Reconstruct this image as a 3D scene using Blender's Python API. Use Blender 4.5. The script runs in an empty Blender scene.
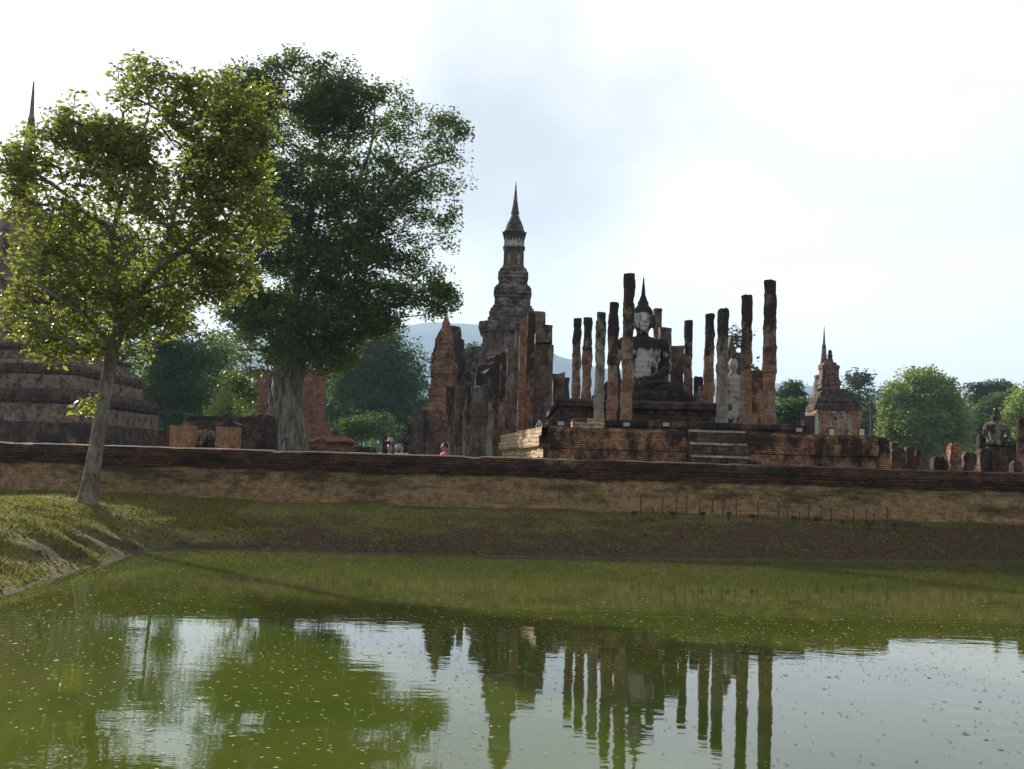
import bpy, bmesh, math, random
import numpy as np
from mathutils import Vector, Matrix, noise, Euler
random.seed(7); np.random.seed(7)
scene = bpy.context.scene
C = scene.collection
R = math.radians

# ---------------------------------------------------------------- camera
F = 1098.0; CAMZ = 2.0; PITCH = math.atan(81.5/F); ROLL = 0.030
cam_d = bpy.data.cameras.new('camera'); cam = bpy.data.objects.new('camera', cam_d); C.objects.link(cam)
cam_d.sensor_fit = 'HORIZONTAL'; cam_d.sensor_width = 36.0; cam_d.lens = 36.0*F/1024.0
cam_d.clip_start = 0.1; cam_d.clip_end = 20000
RM = Matrix.Rotation(math.pi/2+PITCH, 3, 'X') @ Matrix.Rotation(ROLL, 3, 'Z')
cam.location = (0, 0, CAMZ); cam.rotation_euler = RM.to_euler()
scene.camera = cam

# ---------------------------------------------------------------- world, sun, exposure
SUN_EL = R(19.5); SUN_AZ_L = R(38)      # to the left of straight ahead
sdir = Vector((-math.sin(SUN_AZ_L)*math.cos(SUN_EL), math.cos(SUN_AZ_L)*math.cos(SUN_EL), math.sin(SUN_EL)))
BANK = (RM @ Vector(((500-512)/F, (384.5-135)/F, -1.0))).normalized()
w = bpy.data.worlds.new('World'); scene.world = w; w.use_nodes = True
nt = w.node_tree; N = nt.nodes; L = nt.links
bg = N['Background']; bg.inputs['Strength'].default_value = 0.1
sky = N.new('ShaderNodeTexSky'); sky.sky_type = 'NISHITA'; sky.sun_disc = False
sky.sun_elevation = SUN_EL; sky.sun_rotation = -SUN_AZ_L; sky.air_density = 1.0; sky.dust_density = 2.0
tc = N.new('ShaderNodeTexCoord')
def wn(t, **k):
    n = N.new(t)
    for a, b in k.items(): setattr(n, a, b)
    return n
# cloud layer: noise on the view direction projected on a plane above
sep = wn('ShaderNodeSeparateXYZ'); L.new(tc.outputs['Generated'], sep.inputs[0])
add = wn('ShaderNodeMath', operation='ADD'); L.new(sep.outputs[2], add.inputs[0]); add.inputs[1].default_value = 0.22
mx = wn('ShaderNodeMath', operation='MAXIMUM'); L.new(add.outputs[0], mx.inputs[0]); mx.inputs[1].default_value = 0.1
dvx = wn('ShaderNodeMath', operation='DIVIDE'); L.new(sep.outputs[0], dvx.inputs[0]); L.new(mx.outputs[0], dvx.inputs[1])
dvy = wn('ShaderNodeMath', operation='DIVIDE'); L.new(sep.outputs[1], dvy.inputs[0]); L.new(mx.outputs[0], dvy.inputs[1])
cmb = wn('ShaderNodeCombineXYZ'); L.new(dvx.outputs[0], cmb.inputs[0]); L.new(dvy.outputs[0], cmb.inputs[1]); cmb.inputs[2].default_value = 3.3
nz = wn('ShaderNodeTexNoise'); nz.inputs['Scale'].default_value = 0.9; nz.inputs['Detail'].default_value = 7; nz.inputs['Roughness'].default_value = 0.5
nz.inputs['Distortion'].default_value = 0.3
L.new(cmb.outputs[0], nz.inputs['Vector'])
rmp = wn('ShaderNodeMapRange'); rmp.interpolation_type = 'SMOOTHSTEP'
rmp.inputs['From Min'].default_value = 0.36; rmp.inputs['From Max'].default_value = 0.62
rmp.inputs['To Min'].default_value = 0.93; rmp.inputs['To Max'].default_value = 1.0
L.new(nz.outputs[0], rmp.inputs['Value'])
# brightness of the cloud grows towards the sun
dot = wn('ShaderNodeVectorMath', operation='DOT_PRODUCT'); L.new(tc.outputs['Generated'], dot.inputs[0]); dot.inputs[1].default_value = sdir
br = wn('ShaderNodeMapRange'); br.interpolation_type = 'SMOOTHSTEP'
br.inputs['From Min'].default_value = -0.25; br.inputs['From Max'].default_value = 0.75
br.inputs['To Min'].default_value = 4.3; br.inputs['To Max'].default_value = 5.5
L.new(dot.outputs['Value'], br.inputs['Value'])
ccol = wn('ShaderNodeMix', data_type='RGBA'); ccol.inputs['A'].default_value = (0.93, 0.96, 1.0, 1); ccol.inputs['B'].default_value = (1.0, 0.995, 0.98, 1)
L.new(rmp.outputs[0], ccol.inputs['Factor'])
# unseen upper sky dimmed to cut ambient light; bright veil stays near the horizon
el_ = wn('ShaderNodeMapRange'); el_.interpolation_type = 'SMOOTHSTEP'
for k_, v_ in (('From Min',0.30),('From Max',0.75),('To Min',1.0),('To Max',0.45)): el_.inputs[k_].default_value = v_
L.new(sep.outputs[2], el_.inputs['Value'])
# one soft blue grey cloud bank low in the sky ahead, its rim broken up by noise
bank = wn('ShaderNodeVectorMath', operation='SUBTRACT'); L.new(tc.outputs['Generated'], bank.inputs[0]); bank.inputs[1].default_value = BANK
bsc = wn('ShaderNodeVectorMath', operation='MULTIPLY'); L.new(bank.outputs[0], bsc.inputs[0]); bsc.inputs[1].default_value = (0.9, 0.9, 1.25)
bln = wn('ShaderNodeVectorMath', operation='LENGTH'); L.new(bsc.outputs[0], bln.inputs[0])
bnz = wn('ShaderNodeTexNoise'); bnz.inputs['Scale'].default_value = 5.5; bnz.inputs['Detail'].default_value = 6; L.new(tc.outputs['Generated'], bnz.inputs['Vector'])
bns = wn('ShaderNodeMath', operation='MULTIPLY_ADD'); L.new(bnz.outputs[0], bns.inputs[0]); bns.inputs[1].default_value = 0.30; L.new(bln.outputs['Value'], bns.inputs[2])
bmr = wn('ShaderNodeMapRange'); bmr.interpolation_type = 'SMOOTHSTEP'
for k_, v_ in (('From Min',0.14),('From Max',0.36),('To Min',0.56),('To Max',1.0)): bmr.inputs[k_].default_value = v_
L.new(bns.outputs[0], bmr.inputs['Value'])
bm = wn('ShaderNodeMath', operation='MULTIPLY'); L.new(br.outputs[0], bm.inputs[0]); L.new(el_.outputs[0], bm.inputs[1])
cv_ = wn('ShaderNodeMapRange')
for k_, v_ in (('From Min',0.36),('From Max',0.62),('To Min',0.84),('To Max',1.06)): cv_.inputs[k_].default_value = v_
L.new(nz.outputs[0], cv_.inputs['Value'])
bm3 = wn('ShaderNodeMath', operation='MULTIPLY'); L.new(bm.outputs[0], bm3.inputs[0]); L.new(cv_.outputs[0], bm3.inputs[1])
bm2 = wn('ShaderNodeMath', operation='MULTIPLY'); L.new(bm3.outputs[0], bm2.inputs[0]); L.new(bmr.outputs[0], bm2.inputs[1])
tint = wn('ShaderNodeMix', data_type='RGBA'); L.new(bmr.outputs[0], tint.inputs['Factor']); tint.inputs['A'].default_value = (0.80, 0.90, 1.0, 1); L.new(ccol.outputs['Result'], tint.inputs['B'])
cb = wn('ShaderNodeVectorMath', operation='SCALE'); L.new(tint.outputs['Result'], cb.inputs[0]); L.new(bm2.outputs[0], cb.inputs['Scale'])
mixs = wn('ShaderNodeMix', data_type='RGBA'); L.new(rmp.outputs[0], mixs.inputs['Factor'])
L.new(sky.outputs[0], mixs.inputs['A']); L.new(cb.outputs[0], mixs.inputs['B'])
L.new(mixs.outputs['Result'], bg.inputs['Color'])
sun_d = bpy.data.lights.new('sun', 'SUN'); sun_d.energy = 5.0; sun_d.angle = R(0.6); sun_d.color = (1.0, 0.93, 0.80)
sun = bpy.data.objects.new('sun', sun_d); C.objects.link(sun); sun.rotation_euler = sdir.to_track_quat('Z', 'Y').to_euler()
sun.location = (-20, 40, 60)
scene.view_settings.view_transform = 'Standard'; scene.view_settings.look = 'None'
scene.view_settings.gamma = 1.0; scene.view_settings.exposure = 1.22; scene.view_settings.use_curve_mapping = False
scene.cycles.max_bounces = 6; scene.cycles.transparent_max_bounces = 4; scene.cycles.volume_bounces = 0

# ---------------------------------------------------------------- surveying helpers
def U(px, py, D):
    """point at distance D (world y) seen at photograph position px, py"""
    d = RM @ Vector(((px-512)/F, (384.5-py)/F, -1.0))
    t = D/d.y
    return Vector((d.x*t, D, CAMZ+d.z*t))
def UZ(px, py, z):
    d = RM @ Vector(((px-512)/F, (384.5-py)/F, -1.0))
    t = (z-CAMZ)/d.z
    return Vector((d.x*t, d.y*t, z))
def M(D): return D/F      # metres per pixel at distance D
# ---------------------------------------------------------------- materials
def mat(name):
    m = bpy.data.materials.new(name); m.use_nodes = True
    return m, m.node_tree.nodes, m.node_tree.links, m.node_tree.nodes['Principled BSDF']
def nd(Nn, t, ins=None, **k):
    n = Nn.new(t)
    for a, b in k.items(): setattr(n, a, b)
    if ins:
        for a, b in ins.items(): n.inputs[a].default_value = b
    return n
def c4(c): return (c[0], c[1], c[2], 1)
def masonry(name, c1, c2, mortar, row=0.09, bw=0.32, black=0.5, pale=(0.3,0.27,0.22), palea=0.3, topdark=0.0, streak=0.5, moss=0.0, bump=0.5, hs=1.0, ns=1.6, darkcol=(0.022,0.02,0.018), msize=0.012):
    m, Nn, Ll, P = mat(name)
    tc = nd(Nn,'ShaderNodeTexCoord'); oi = nd(Nn,'ShaderNodeObjectInfo')
    sp = nd(Nn,'ShaderNodeSeparateXYZ'); Ll.new(tc.outputs['Object'], sp.inputs[0])
    u = nd(Nn,'ShaderNodeMath',operation='ADD'); Ll.new(sp.outputs[0],u.inputs[0]); Ll.new(sp.outputs[1],u.inputs[1])
    # bed joints wander a little
    wz = nd(Nn,'ShaderNodeTexNoise',{'Scale':0.35,'Detail':2.0}); Ll.new(tc.outputs['Object'],wz.inputs['Vector'])
    wz2 = nd(Nn,'ShaderNodeMath',{1:0.25},operation='MULTIPLY'); Ll.new(wz.outputs[0],wz2.inputs[0])
    v = nd(Nn,'ShaderNodeMath',operation='ADD'); Ll.new(sp.outputs[2],v.inputs[0]); Ll.new(wz2.outputs[0],v.inputs[1])
    cv = nd(Nn,'ShaderNodeCombineXYZ'); Ll.new(u.outputs[0],cv.inputs[0]); Ll.new(v.outputs[0],cv.inputs[1])
    bk = nd(Nn,'ShaderNodeTexBrick',{'Color1':c4(c1),'Color2':c4(c2),'Mortar':c4(mortar),'Scale':1.0,'Mortar Size':msize,'Mortar Smooth':0.3,'Bias':0.0,'Brick Width':bw,'Row Height':row})
    Ll.new(cv.outputs[0], bk.inputs['Vector'])
    off = nd(Nn,'ShaderNodeVectorMath',operation='ADD')
    rs = nd(Nn,'ShaderNodeMath',{1:40.0},operation='MULTIPLY'); Ll.new(oi.outputs['Random'],rs.inputs[0])
    Ll.new(tc.outputs['Object'],off.inputs[0]); Ll.new(rs.outputs[0],off.inputs[1])
    # hue patches
    n0 = nd(Nn,'ShaderNodeTexNoise',{'Scale':3.1*ns,'Detail':8.0,'Roughness':0.75}); Ll.new(off.outputs[0],n0.inputs['Vector'])
    hv = nd(Nn,'ShaderNodeMapRange',{'From Min':0.32,'From Max':0.68,'To Min':0.4,'To Max':1.6}); Ll.new(n0.outputs[0],hv.inputs['Value'])
    sc = nd(Nn,'ShaderNodeVectorMath',operation='SCALE'); Ll.new(bk.outputs['Color'],sc.inputs[0]); Ll.new(hv.outputs[0],sc.inputs['Scale'])
    # pale lime / plaster remains
    n1 = nd(Nn,'ShaderNodeTexNoise',{'Scale':0.9*ns,'Detail':8.0,'Roughness':0.7}); 
    mp1 = nd(Nn,'ShaderNodeMapping',{'Location':(7,3,5),'Scale':(hs,hs,0.8)}); Ll.new(off.outputs[0],mp1.inputs[0]); Ll.new(mp1.outputs[0],n1.inputs['Vector'])
    r1 = nd(Nn,'ShaderNodeMapRange',{'From Min':0.62-0.25*palea,'From Max':0.70-0.22*palea,'To Min':0.0,'To Max':0.85}); Ll.new(n1.outputs[0],r1.inputs['Value'])
    m1 = nd(Nn,'ShaderNodeMix',data_type='RGBA'); Ll.new(r1.outputs[0],m1.inputs['Factor']); Ll.new(sc.outputs[0],m1.inputs['A']); m1.inputs['B'].default_value=c4(pale)
    # black crust, with vertical runs
    mp2 = nd(Nn,'ShaderNodeMapping',{'Location':(1,9,2),'Scale':(1.3*hs,1.3*hs,1.3*(1-0.8*streak))}); Ll.new(off.outputs[0],mp2.inputs[0])
    n2 = nd(Nn,'ShaderNodeTexNoise',{'Scale':0.8*ns,'Detail':9.0,'Roughness':0.72}); Ll.new(mp2.outputs[0],n2.inputs['Vector'])
    sg = nd(Nn,'ShaderNodeSeparateXYZ'); Ll.new(tc.outputs['Generated'],sg.inputs[0])
    td = nd(Nn,'ShaderNodeMath',{1:topdark,2:-0.5*topdark},operation='MULTIPLY_ADD'); Ll.new(sg.outputs[2],td.inputs[0])
    ad = nd(Nn,'ShaderNodeMath',operation='ADD'); Ll.new(n2.outputs[0],ad.inputs[0]); Ll.new(td.outputs[0],ad.inputs[1])
    r2 = nd(Nn,'ShaderNodeMapRange',{'From Min':0.66-0.35*black,'From Max':0.78-0.30*black,'To Min':0.0,'To Max':0.92}); Ll.new(ad.outputs[0],r2.inputs['Value'])
    m2 = nd(Nn,'ShaderNodeMix',data_type='RGBA'); Ll.new(r2.outputs[0],m2.inputs['Factor']); Ll.new(m1.outputs['Result'],m2.inputs['A']); m2.inputs['B'].default_value=c4(darkcol)
    last = m2.outputs['Result']
    if moss:
        n3 = nd(Nn,'ShaderNodeTexNoise',{'Scale':0.5,'Detail':7.0,'Roughness':0.7}); Ll.new(off.outputs[0],n3.inputs['Vector'])
        r3 = nd(Nn,'ShaderNodeMapRange',{'From Min':0.5,'From Max':0.68,'To Min':0.0,'To Max':moss}); Ll.new(n3.outputs[0],r3.inputs['Value'])
        m3 = nd(Nn,'ShaderNodeMix',data_type='RGBA'); Ll.new(r3.outputs[0],m3.inputs['Factor']); Ll.new(last,m3.inputs['A']); m3.inputs['B'].default_value=(0.07,0.085,0.04,1)
        last = m3.outputs['Result']
    Ll.new(last,P.inputs['Base Color']); P.inputs['Roughness'].default_value=0.95; P.inputs['Specular IOR Level'].default_value=0.15
    n4 = nd(Nn,'ShaderNodeTexNoise',{'Scale':9.0,'Detail':5.0,'Roughness':0.7}); Ll.new(off.outputs[0],n4.inputs['Vector'])
    hh = nd(Nn,'ShaderNodeMath',{1:-0.8},operation='MULTIPLY_ADD'); Ll.new(bk.outputs['Fac'],hh.inputs[0]); Ll.new(n4.outputs[0],hh.inputs[2])
    bp = nd(Nn,'ShaderNodeBump',{'Strength':bump,'Distance':0.05}); Ll.new(hh.outputs[0],bp.inputs['Height']); Ll.new(bp.outputs[0],P.inputs['Normal'])
    return m
def plain(name, col, rough=0.8, var=0.25, scale=6.0, spec=0.3, metal=0.0):
    m, Nn, Ll, P = mat(name)
    tc = nd(Nn,'ShaderNodeTexCoord'); n0 = nd(Nn,'ShaderNodeTexNoise',{'Scale':scale,'Detail':5.0,'Roughness':0.6}); Ll.new(tc.outputs['Object'],n0.inputs['Vector'])
    mr = nd(Nn,'ShaderNodeMapRange',{'From Min':0.3,'From Max':0.7,'To Min':1-var,'To Max':1+var}); Ll.new(n0.outputs[0],mr.inputs['Value'])
    sc = nd(Nn,'ShaderNodeVectorMath',operation='SCALE'); sc.inputs[0].default_value=col; Ll.new(mr.outputs[0],sc.inputs['Scale'])
    Ll.new(sc.outputs[0],P.inputs['Base Color']); P.inputs['Roughness'].default_value=rough; P.inputs['Specular IOR Level'].default_value=spec; P.inputs['Metallic'].default_value=metal
    return m
def leafmat(name, stops, trans=0.45, tcol=(0.25,0.36,0.03), rough=0.5):
    m, Nn, Ll, P = mat(name)
    at = nd(Nn,'ShaderNodeAttribute'); at.attribute_name='v'
    cr = nd(Nn,'ShaderNodeValToRGB'); Ll.new(at.outputs['Fac'],cr.inputs[0])
    el = cr.color_ramp.elements
    while len(el)<len(stops): el.new(0.5)
    for e,(p,c) in zip(el,stops): e.position=p; e.color=c4(c)
    Ll.new(cr.outputs[0],P.inputs['Base Color']); P.inputs['Roughness'].default_value=rough; P.inputs['Specular IOR Level'].default_value=0.35 if rough<0.5 else 0.15
    tr = nd(Nn,'ShaderNodeBsdfTranslucent')
    mc = nd(Nn,'ShaderNodeMix',{'Factor':0.6},data_type='RGBA'); Ll.new(cr.outputs[0],mc.inputs['A']); mc.inputs['B'].default_value=c4(tcol); Ll.new(mc.outputs['Result'],tr.inputs[0])
    mx = nd(Nn,'ShaderNodeMixShader',{0:trans}); Ll.new(P.outputs[0],mx.inputs[1]); Ll.new(tr.outputs[0],mx.inputs[2])
    Ll.new(mx.outputs[0],Nn['Material Output'].inputs[0])
    return m
def barkmat(name, col, dark, scale=6.0, stretch=0.25):
    m, Nn, Ll, P = mat(name)
    tc = nd(Nn,'ShaderNodeTexCoord'); mp = nd(Nn,'ShaderNodeMapping',{'Scale':(1,1,stretch)}); Ll.new(tc.outputs['Object'],mp.inputs[0])
    n0 = nd(Nn,'ShaderNodeTexNoise',{'Scale':scale,'Detail':6.0,'Roughness':0.7}); Ll.new(mp.outputs[0],n0.inputs['Vector'])
    cr = nd(Nn,'ShaderNodeValToRGB'); Ll.new(n0.outputs[0],cr.inputs[0]); cr.color_ramp.elements[0].position=0.38; cr.color_ramp.elements[1].position=0.62
    cr.color_ramp.elements[0].color=c4(dark); cr.color_ramp.elements[1].color=c4(col)
    Ll.new(cr.outputs[0],P.inputs['Base Color']); P.inputs['Roughness'].default_value=0.9; P.inputs['Specular IOR Level'].default_value=0.15
    bp = nd(Nn,'ShaderNodeBump',{'Strength':0.8,'Distance':0.05}); Ll.new(n0.outputs[0],bp.inputs['Height']); Ll.new(bp.outputs[0],P.inputs['Normal'])
    return m
def ground_mat():
    m, Nn, Ll, P = mat('ground_soil_grass')
    g = nd(Nn,'ShaderNodeNewGeometry')
    sp = nd(Nn,'ShaderNodeSeparateXYZ'); Ll.new(g.outputs['Normal'],sp.inputs[0])
    spp = nd(Nn,'ShaderNodeSeparateXYZ'); Ll.new(g.outputs['Position'],spp.inputs[0])
    n1 = nd(Nn,'ShaderNodeTexNoise',{'Scale':0.7,'Detail':8.0,'Roughness':0.7}); Ll.new(g.outputs['Position'],n1.inputs['Vector'])
    n2 = nd(Nn,'ShaderNodeTexNoise',{'Scale':12.0,'Detail':6.0,'Roughness':0.75}); Ll.new(g.outputs['Position'],n2.inputs['Vector'])
    soil = nd(Nn,'ShaderNodeValToRGB'); Ll.new(n2.outputs[0],soil.inputs[0])
    e=soil.color_ramp.elements; e[0].position=0.3; e[0].color=(0.03,0.024,0.012,1); e[1].position=0.7; e[1].color=(0.15,0.11,0.06,1)
    k=e.new(0.5); k.color=(0.08,0.057,0.032,1)
    grass = nd(Nn,'ShaderNodeValToRGB'); Ll.new(n2.outputs[0],grass.inputs[0])
    e=grass.color_ramp.elements; e[0].position=0.3; e[0].color=(0.045,0.065,0.012,1); e[1].position=0.72; e[1].color=(0.30,0.25,0.10,1)
    k=e.new(0.5); k.color=(0.15,0.14,0.035,1)
    # grass where flat, with noise
    mr = nd(Nn,'ShaderNodeMapRange',{'From Min':0.86,'From Max':0.985,'To Min':-0.18,'To Max':0.3}); Ll.new(sp.outputs[2],mr.inputs['Value'])
    ad = nd(Nn,'ShaderNodeMath',operation='ADD'); Ll.new(mr.outputs[0],ad.inputs[0]); Ll.new(n1.outputs[0],ad.inputs[1])
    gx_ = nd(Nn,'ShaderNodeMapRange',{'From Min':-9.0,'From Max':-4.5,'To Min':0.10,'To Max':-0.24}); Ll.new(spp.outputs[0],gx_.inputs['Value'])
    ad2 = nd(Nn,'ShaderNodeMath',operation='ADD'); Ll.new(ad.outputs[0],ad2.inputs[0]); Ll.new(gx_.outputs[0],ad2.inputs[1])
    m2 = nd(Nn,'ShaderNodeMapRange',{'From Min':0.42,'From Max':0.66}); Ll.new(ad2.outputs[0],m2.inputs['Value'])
    mx = nd(Nn,'ShaderNodeMix',data_type='RGBA'); Ll.new(m2.outputs[0],mx.inputs['Factor']); Ll.new(soil.outputs[0],mx.inputs['A']); Ll.new(grass.outputs[0],mx.inputs['B'])
    # grey wet mud line at the water
    m3 = nd(Nn,'ShaderNodeMapRange',{'From Min':0.02,'From Max':0.045,'To Min':0.6,'To Max':0.0}); Ll.new(spp.outputs[2],m3.inputs['Value'])
    mx2 = nd(Nn,'ShaderNodeMix',data_type='RGBA'); Ll.new(m3.outputs[0],mx2.inputs['Factor']); Ll.new(mx.outputs['Result'],mx2.inputs['A']); mx2.inputs['B'].default_value=(0.11,0.095,0.065,1)
    Ll.new(mx2.outputs['Result'],P.inputs['Base Color']); P.inputs['Roughness'].default_value=0.95; P.inputs['Specular IOR Level'].default_value=0.1
    bp = nd(Nn,'ShaderNodeBump',{'Strength':0.8,'Distance':0.08}); Ll.new(n2.outputs[0],bp.inputs['Height']); Ll.new(bp.outputs[0],P.inputs['Normal'])
    return m
def water_mat():
    m, Nn, Ll, P = mat('green_pond_water')
    g = nd(Nn,'ShaderNodeNewGeometry')
    n1 = nd(Nn,'ShaderNodeTexNoise',{'Scale':0.25,'Detail':4.0,'Roughness':0.6}); Ll.new(g.outputs['Position'],n1.inputs['Vector'])
    cr = nd(Nn,'ShaderNodeValToRGB'); Ll.new(n1.outputs[0],cr.inputs[0])
    e=cr.color_ramp.elements; e[0].position=0.35; e[0].color=(0.058,0.086,0.010,1); e[1].position=0.68; e[1].color=(0.098,0.110,0.015,1)
    Ll.new(cr.outputs[0],P.inputs['Base Color'])
    P.inputs['Subsurface Weight'].default_value=1.0; P.inputs['Subsurface Radius'].default_value=(0.5,1.0,0.2); P.inputs['Subsurface Scale'].default_value=0.9
    P.inputs['IOR'].default_value=1.42; P.inputs['Roughness'].default_value=0.02
    mp = nd(Nn,'ShaderNodeMapping',{'Scale':(1.0,2.2,1)}); Ll.new(g.outputs['Position'],mp.inputs[0])
    w1 = nd(Nn,'ShaderNodeTexNoise',{'Scale':2.2,'Detail':3.0,'Roughness':0.5}); Ll.new(mp.outputs[0],w1.inputs['Vector'])
    w2 = nd(Nn,'ShaderNodeTexNoise',{'Scale':0.35,'Detail':2.0}); Ll.new(g.outputs['Position'],w2.inputs['Vector'])
    mr = nd(Nn,'ShaderNodeMapRange',{'From Min':0.4,'From Max':0.65,'To Min':0.3,'To Max':1.0}); Ll.new(w2.outputs[0],mr.inputs['Value'])
    mu = nd(Nn,'ShaderNodeMath',operation='MULTIPLY'); Ll.new(w1.outputs[0],mu.inputs[0]); Ll.new(mr.outputs[0],mu.inputs[1])
    bp = nd(Nn,'ShaderNodeBump',{'Strength':1.0,'Distance':0.0022}); Ll.new(mu.outputs[0],bp.inputs['Height']); Ll.new(bp.outputs[0],P.inputs['Normal'])
    return m
def plaster(name, white, bands, scale=1.0, side=0.0):
    """worn white plaster over dark stained stone; bands = [(z fraction, dark amount)]"""
    m, Nn, Ll, P = mat(name)
    tc = nd(Nn,'ShaderNodeTexCoord'); sg = nd(Nn,'ShaderNodeSeparateXYZ'); Ll.new(tc.outputs['Generated'],sg.inputs[0])
    cr = nd(Nn,'ShaderNodeValToRGB'); Ll.new(sg.outputs[2],cr.inputs[0])
    el=cr.color_ramp.elements
    while len(el)<len(bands): el.new(0.5)
    for e,(p,a) in zip(el,bands): e.position=p; e.color=(a,a,a,1)
    mp = nd(Nn,'ShaderNodeMapping',{'Scale':(1,1,0.35)}); Ll.new(tc.outputs['Object'],mp.inputs[0])
    n1 = nd(Nn,'ShaderNodeTexNoise',{'Scale':2.2*scale,'Detail':8.0,'Roughness':0.7}); Ll.new(mp.outputs[0],n1.inputs['Vector'])
    nc_ = nd(Nn,'ShaderNodeMath',{1:2.1,2:-0.55},operation='MULTIPLY_ADD'); Ll.new(n1.outputs[0],nc_.inputs[0])
    ad = nd(Nn,'ShaderNodeMath',operation='ADD'); Ll.new(cr.outputs[0],ad.inputs[0]); Ll.new(nc_.outputs[0],ad.inputs[1])
    ax_ = nd(Nn,'ShaderNodeMath',{1:0.5},operation='SUBTRACT'); Ll.new(sg.outputs[0],ax_.inputs[0])
    ab_ = nd(Nn,'ShaderNodeMath',operation='ABSOLUTE'); Ll.new(ax_.outputs[0],ab_.inputs[0])
    sm_ = nd(Nn,'ShaderNodeMath',{1:side},operation='MULTIPLY_ADD'); Ll.new(ab_.outputs[0],sm_.inputs[0]); Ll.new(ad.outputs[0],sm_.inputs[2])
    r = nd(Nn,'ShaderNodeMapRange',{'From Min':0.88,'From Max':1.06}); Ll.new(sm_.outputs[0],r.inputs['Value'])
    mx = nd(Nn,'ShaderNodeMix',data_type='RGBA'); Ll.new(r.outputs[0],mx.inputs['Factor']); mx.inputs['A'].default_value=c4(white); mx.inputs['B'].default_value=(0.028,0.026,0.024,1)
    Ll.new(mx.outputs['Result'],P.inputs['Base Color']); P.inputs['Roughness'].default_value=0.9; P.inputs['Specular IOR Level'].default_value=0.15
    return m

# brick families (real base colours)
B_wall = masonry('weathered_tan_brick',(0.37,0.235,0.12),(0.27,0.165,0.08),(0.23,0.16,0.095),row=0.06,bw=0.22,black=0.42,palea=0.3,pale=(0.36,0.26,0.15),streak=-0.6,moss=0.25,hs=0.3,topdark=0.25,darkcol=(0.06,0.045,0.028),ns=1.8)
B_cope = masonry('blackened_coping_brick',(0.19,0.085,0.05),(0.12,0.06,0.038),(0.035,0.028,0.02),row=0.06,bw=0.22,black=0.58,palea=0.05,streak=-0.5,moss=0.25,msize=0.016,hs=0.4)
B_plat = masonry('brown_platform_brick',(0.52,0.27,0.145),(0.33,0.16,0.085),(0.13,0.09,0.06),row=0.06,bw=0.22,black=0.42,palea=0.25,topdark=0.30,pale=(0.30,0.22,0.15))
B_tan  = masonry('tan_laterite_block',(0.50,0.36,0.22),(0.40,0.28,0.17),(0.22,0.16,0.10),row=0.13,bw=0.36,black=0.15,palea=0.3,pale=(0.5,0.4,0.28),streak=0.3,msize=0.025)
B_dark = masonry('dark_terrace_brick',(0.13,0.075,0.05),(0.09,0.055,0.04),(0.06,0.05,0.04),row=0.12,black=0.72,palea=0.2,pale=(0.22,0.19,0.16),streak=0.2)
B_red  = masonry('red_brick',(0.27,0.125,0.08),(0.19,0.085,0.055),(0.17,0.11,0.08),row=0.09,black=0.36,palea=0.25,pale=(0.33,0.24,0.18))
B_pra  = masonry('ruined_tower_brick',(0.30,0.155,0.095),(0.19,0.095,0.06),(0.13,0.09,0.06),row=0.12,black=0.46,palea=0.2,pale=(0.36,0.24,0.15),streak=0.1)
B_pink = masonry('dusty_stupa_brick',(0.27,0.18,0.13),(0.19,0.125,0.09),(0.15,0.11,0.085),row=0.1,black=0.56,palea=0.3,pale=(0.33,0.25,0.19),streak=0.3)
B_col  = masonry('laterite_drums',(0.27,0.14,0.085),(0.16,0.095,0.065),(0.22,0.17,0.12),row=0.5,bw=60.0,black=0.55,palea=0.42,topdark=0.45,pale=(0.27,0.235,0.19),streak=0.1,msize=0.02,ns=2.6)
B_colg = masonry('plastered_column',(0.25,0.21,0.17),(0.19,0.155,0.125),(0.22,0.19,0.16),row=0.55,bw=60.0,black=0.46,palea=0.6,topdark=0.4,pale=(0.31,0.28,0.25),streak=0.6,msize=0.015,ns=2.2)
B_grey = masonry('grey_plastered_masonry',(0.14,0.10,0.08),(0.10,0.075,0.06),(0.08,0.065,0.055),row=0.3,bw=0.6,black=0.52,palea=0.45,pale=(0.20,0.185,0.165),streak=0.85)
B_spire= masonry('aged_grey_stupa_plaster',(0.17,0.13,0.10),(0.13,0.10,0.08),(0.08,0.065,0.055),row=0.22,bw=0.5,black=0.60,palea=0.45,pale=(0.25,0.22,0.19),streak=0.3)
B_spin = masonry('ringed_spire_plaster',(0.22,0.15,0.12),(0.17,0.12,0.10),(0.1,0.08,0.07),row=0.3,bw=0.6,black=0.35,palea=0.5,pale=(0.27,0.23,0.21),streak=0.3)
CHEDI  = masonry('dark_tiered_stucco',(0.20,0.155,0.12),(0.14,0.11,0.085),(0.035,0.03,0.025),row=0.42,bw=1.6,black=0.62,palea=0.5,pale=(0.27,0.235,0.20),streak=-0.3,msize=0.05,ns=1.3)
B_brn  = masonry('brown_chedi_brick',(0.21,0.12,0.08),(0.13,0.08,0.055),(0.08,0.06,0.05),row=0.14,black=0.6,palea=0.35,pale=(0.28,0.22,0.17),streak=0.0,ns=1.8)
WHITE  = plaster('flaking_white_plaster',(0.42,0.40,0.38),[(0.0,0.35),(1.0,0.3)],scale=1.5)
BUDDHA = plaster('stained_buddha_plaster',(0.43,0.41,0.40),[(0.0,0.75),(0.22,0.75),(0.27,0.36),(0.50,0.36),(0.575,0.75),(0.69,0.80),(0.72,0.40),(0.9,0.36),(0.93,0.7)],scale=1.1,side=0.9)
DARKST = plain('blackened_stone',(0.035,0.032,0.03),0.95,0.4,3.0,0.1)
GREYST = plaster('grey_stone_skin',(0.17,0.145,0.12),[(0.0,0.55),(0.5,0.48),(1.0,0.45)],scale=2.0)
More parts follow.
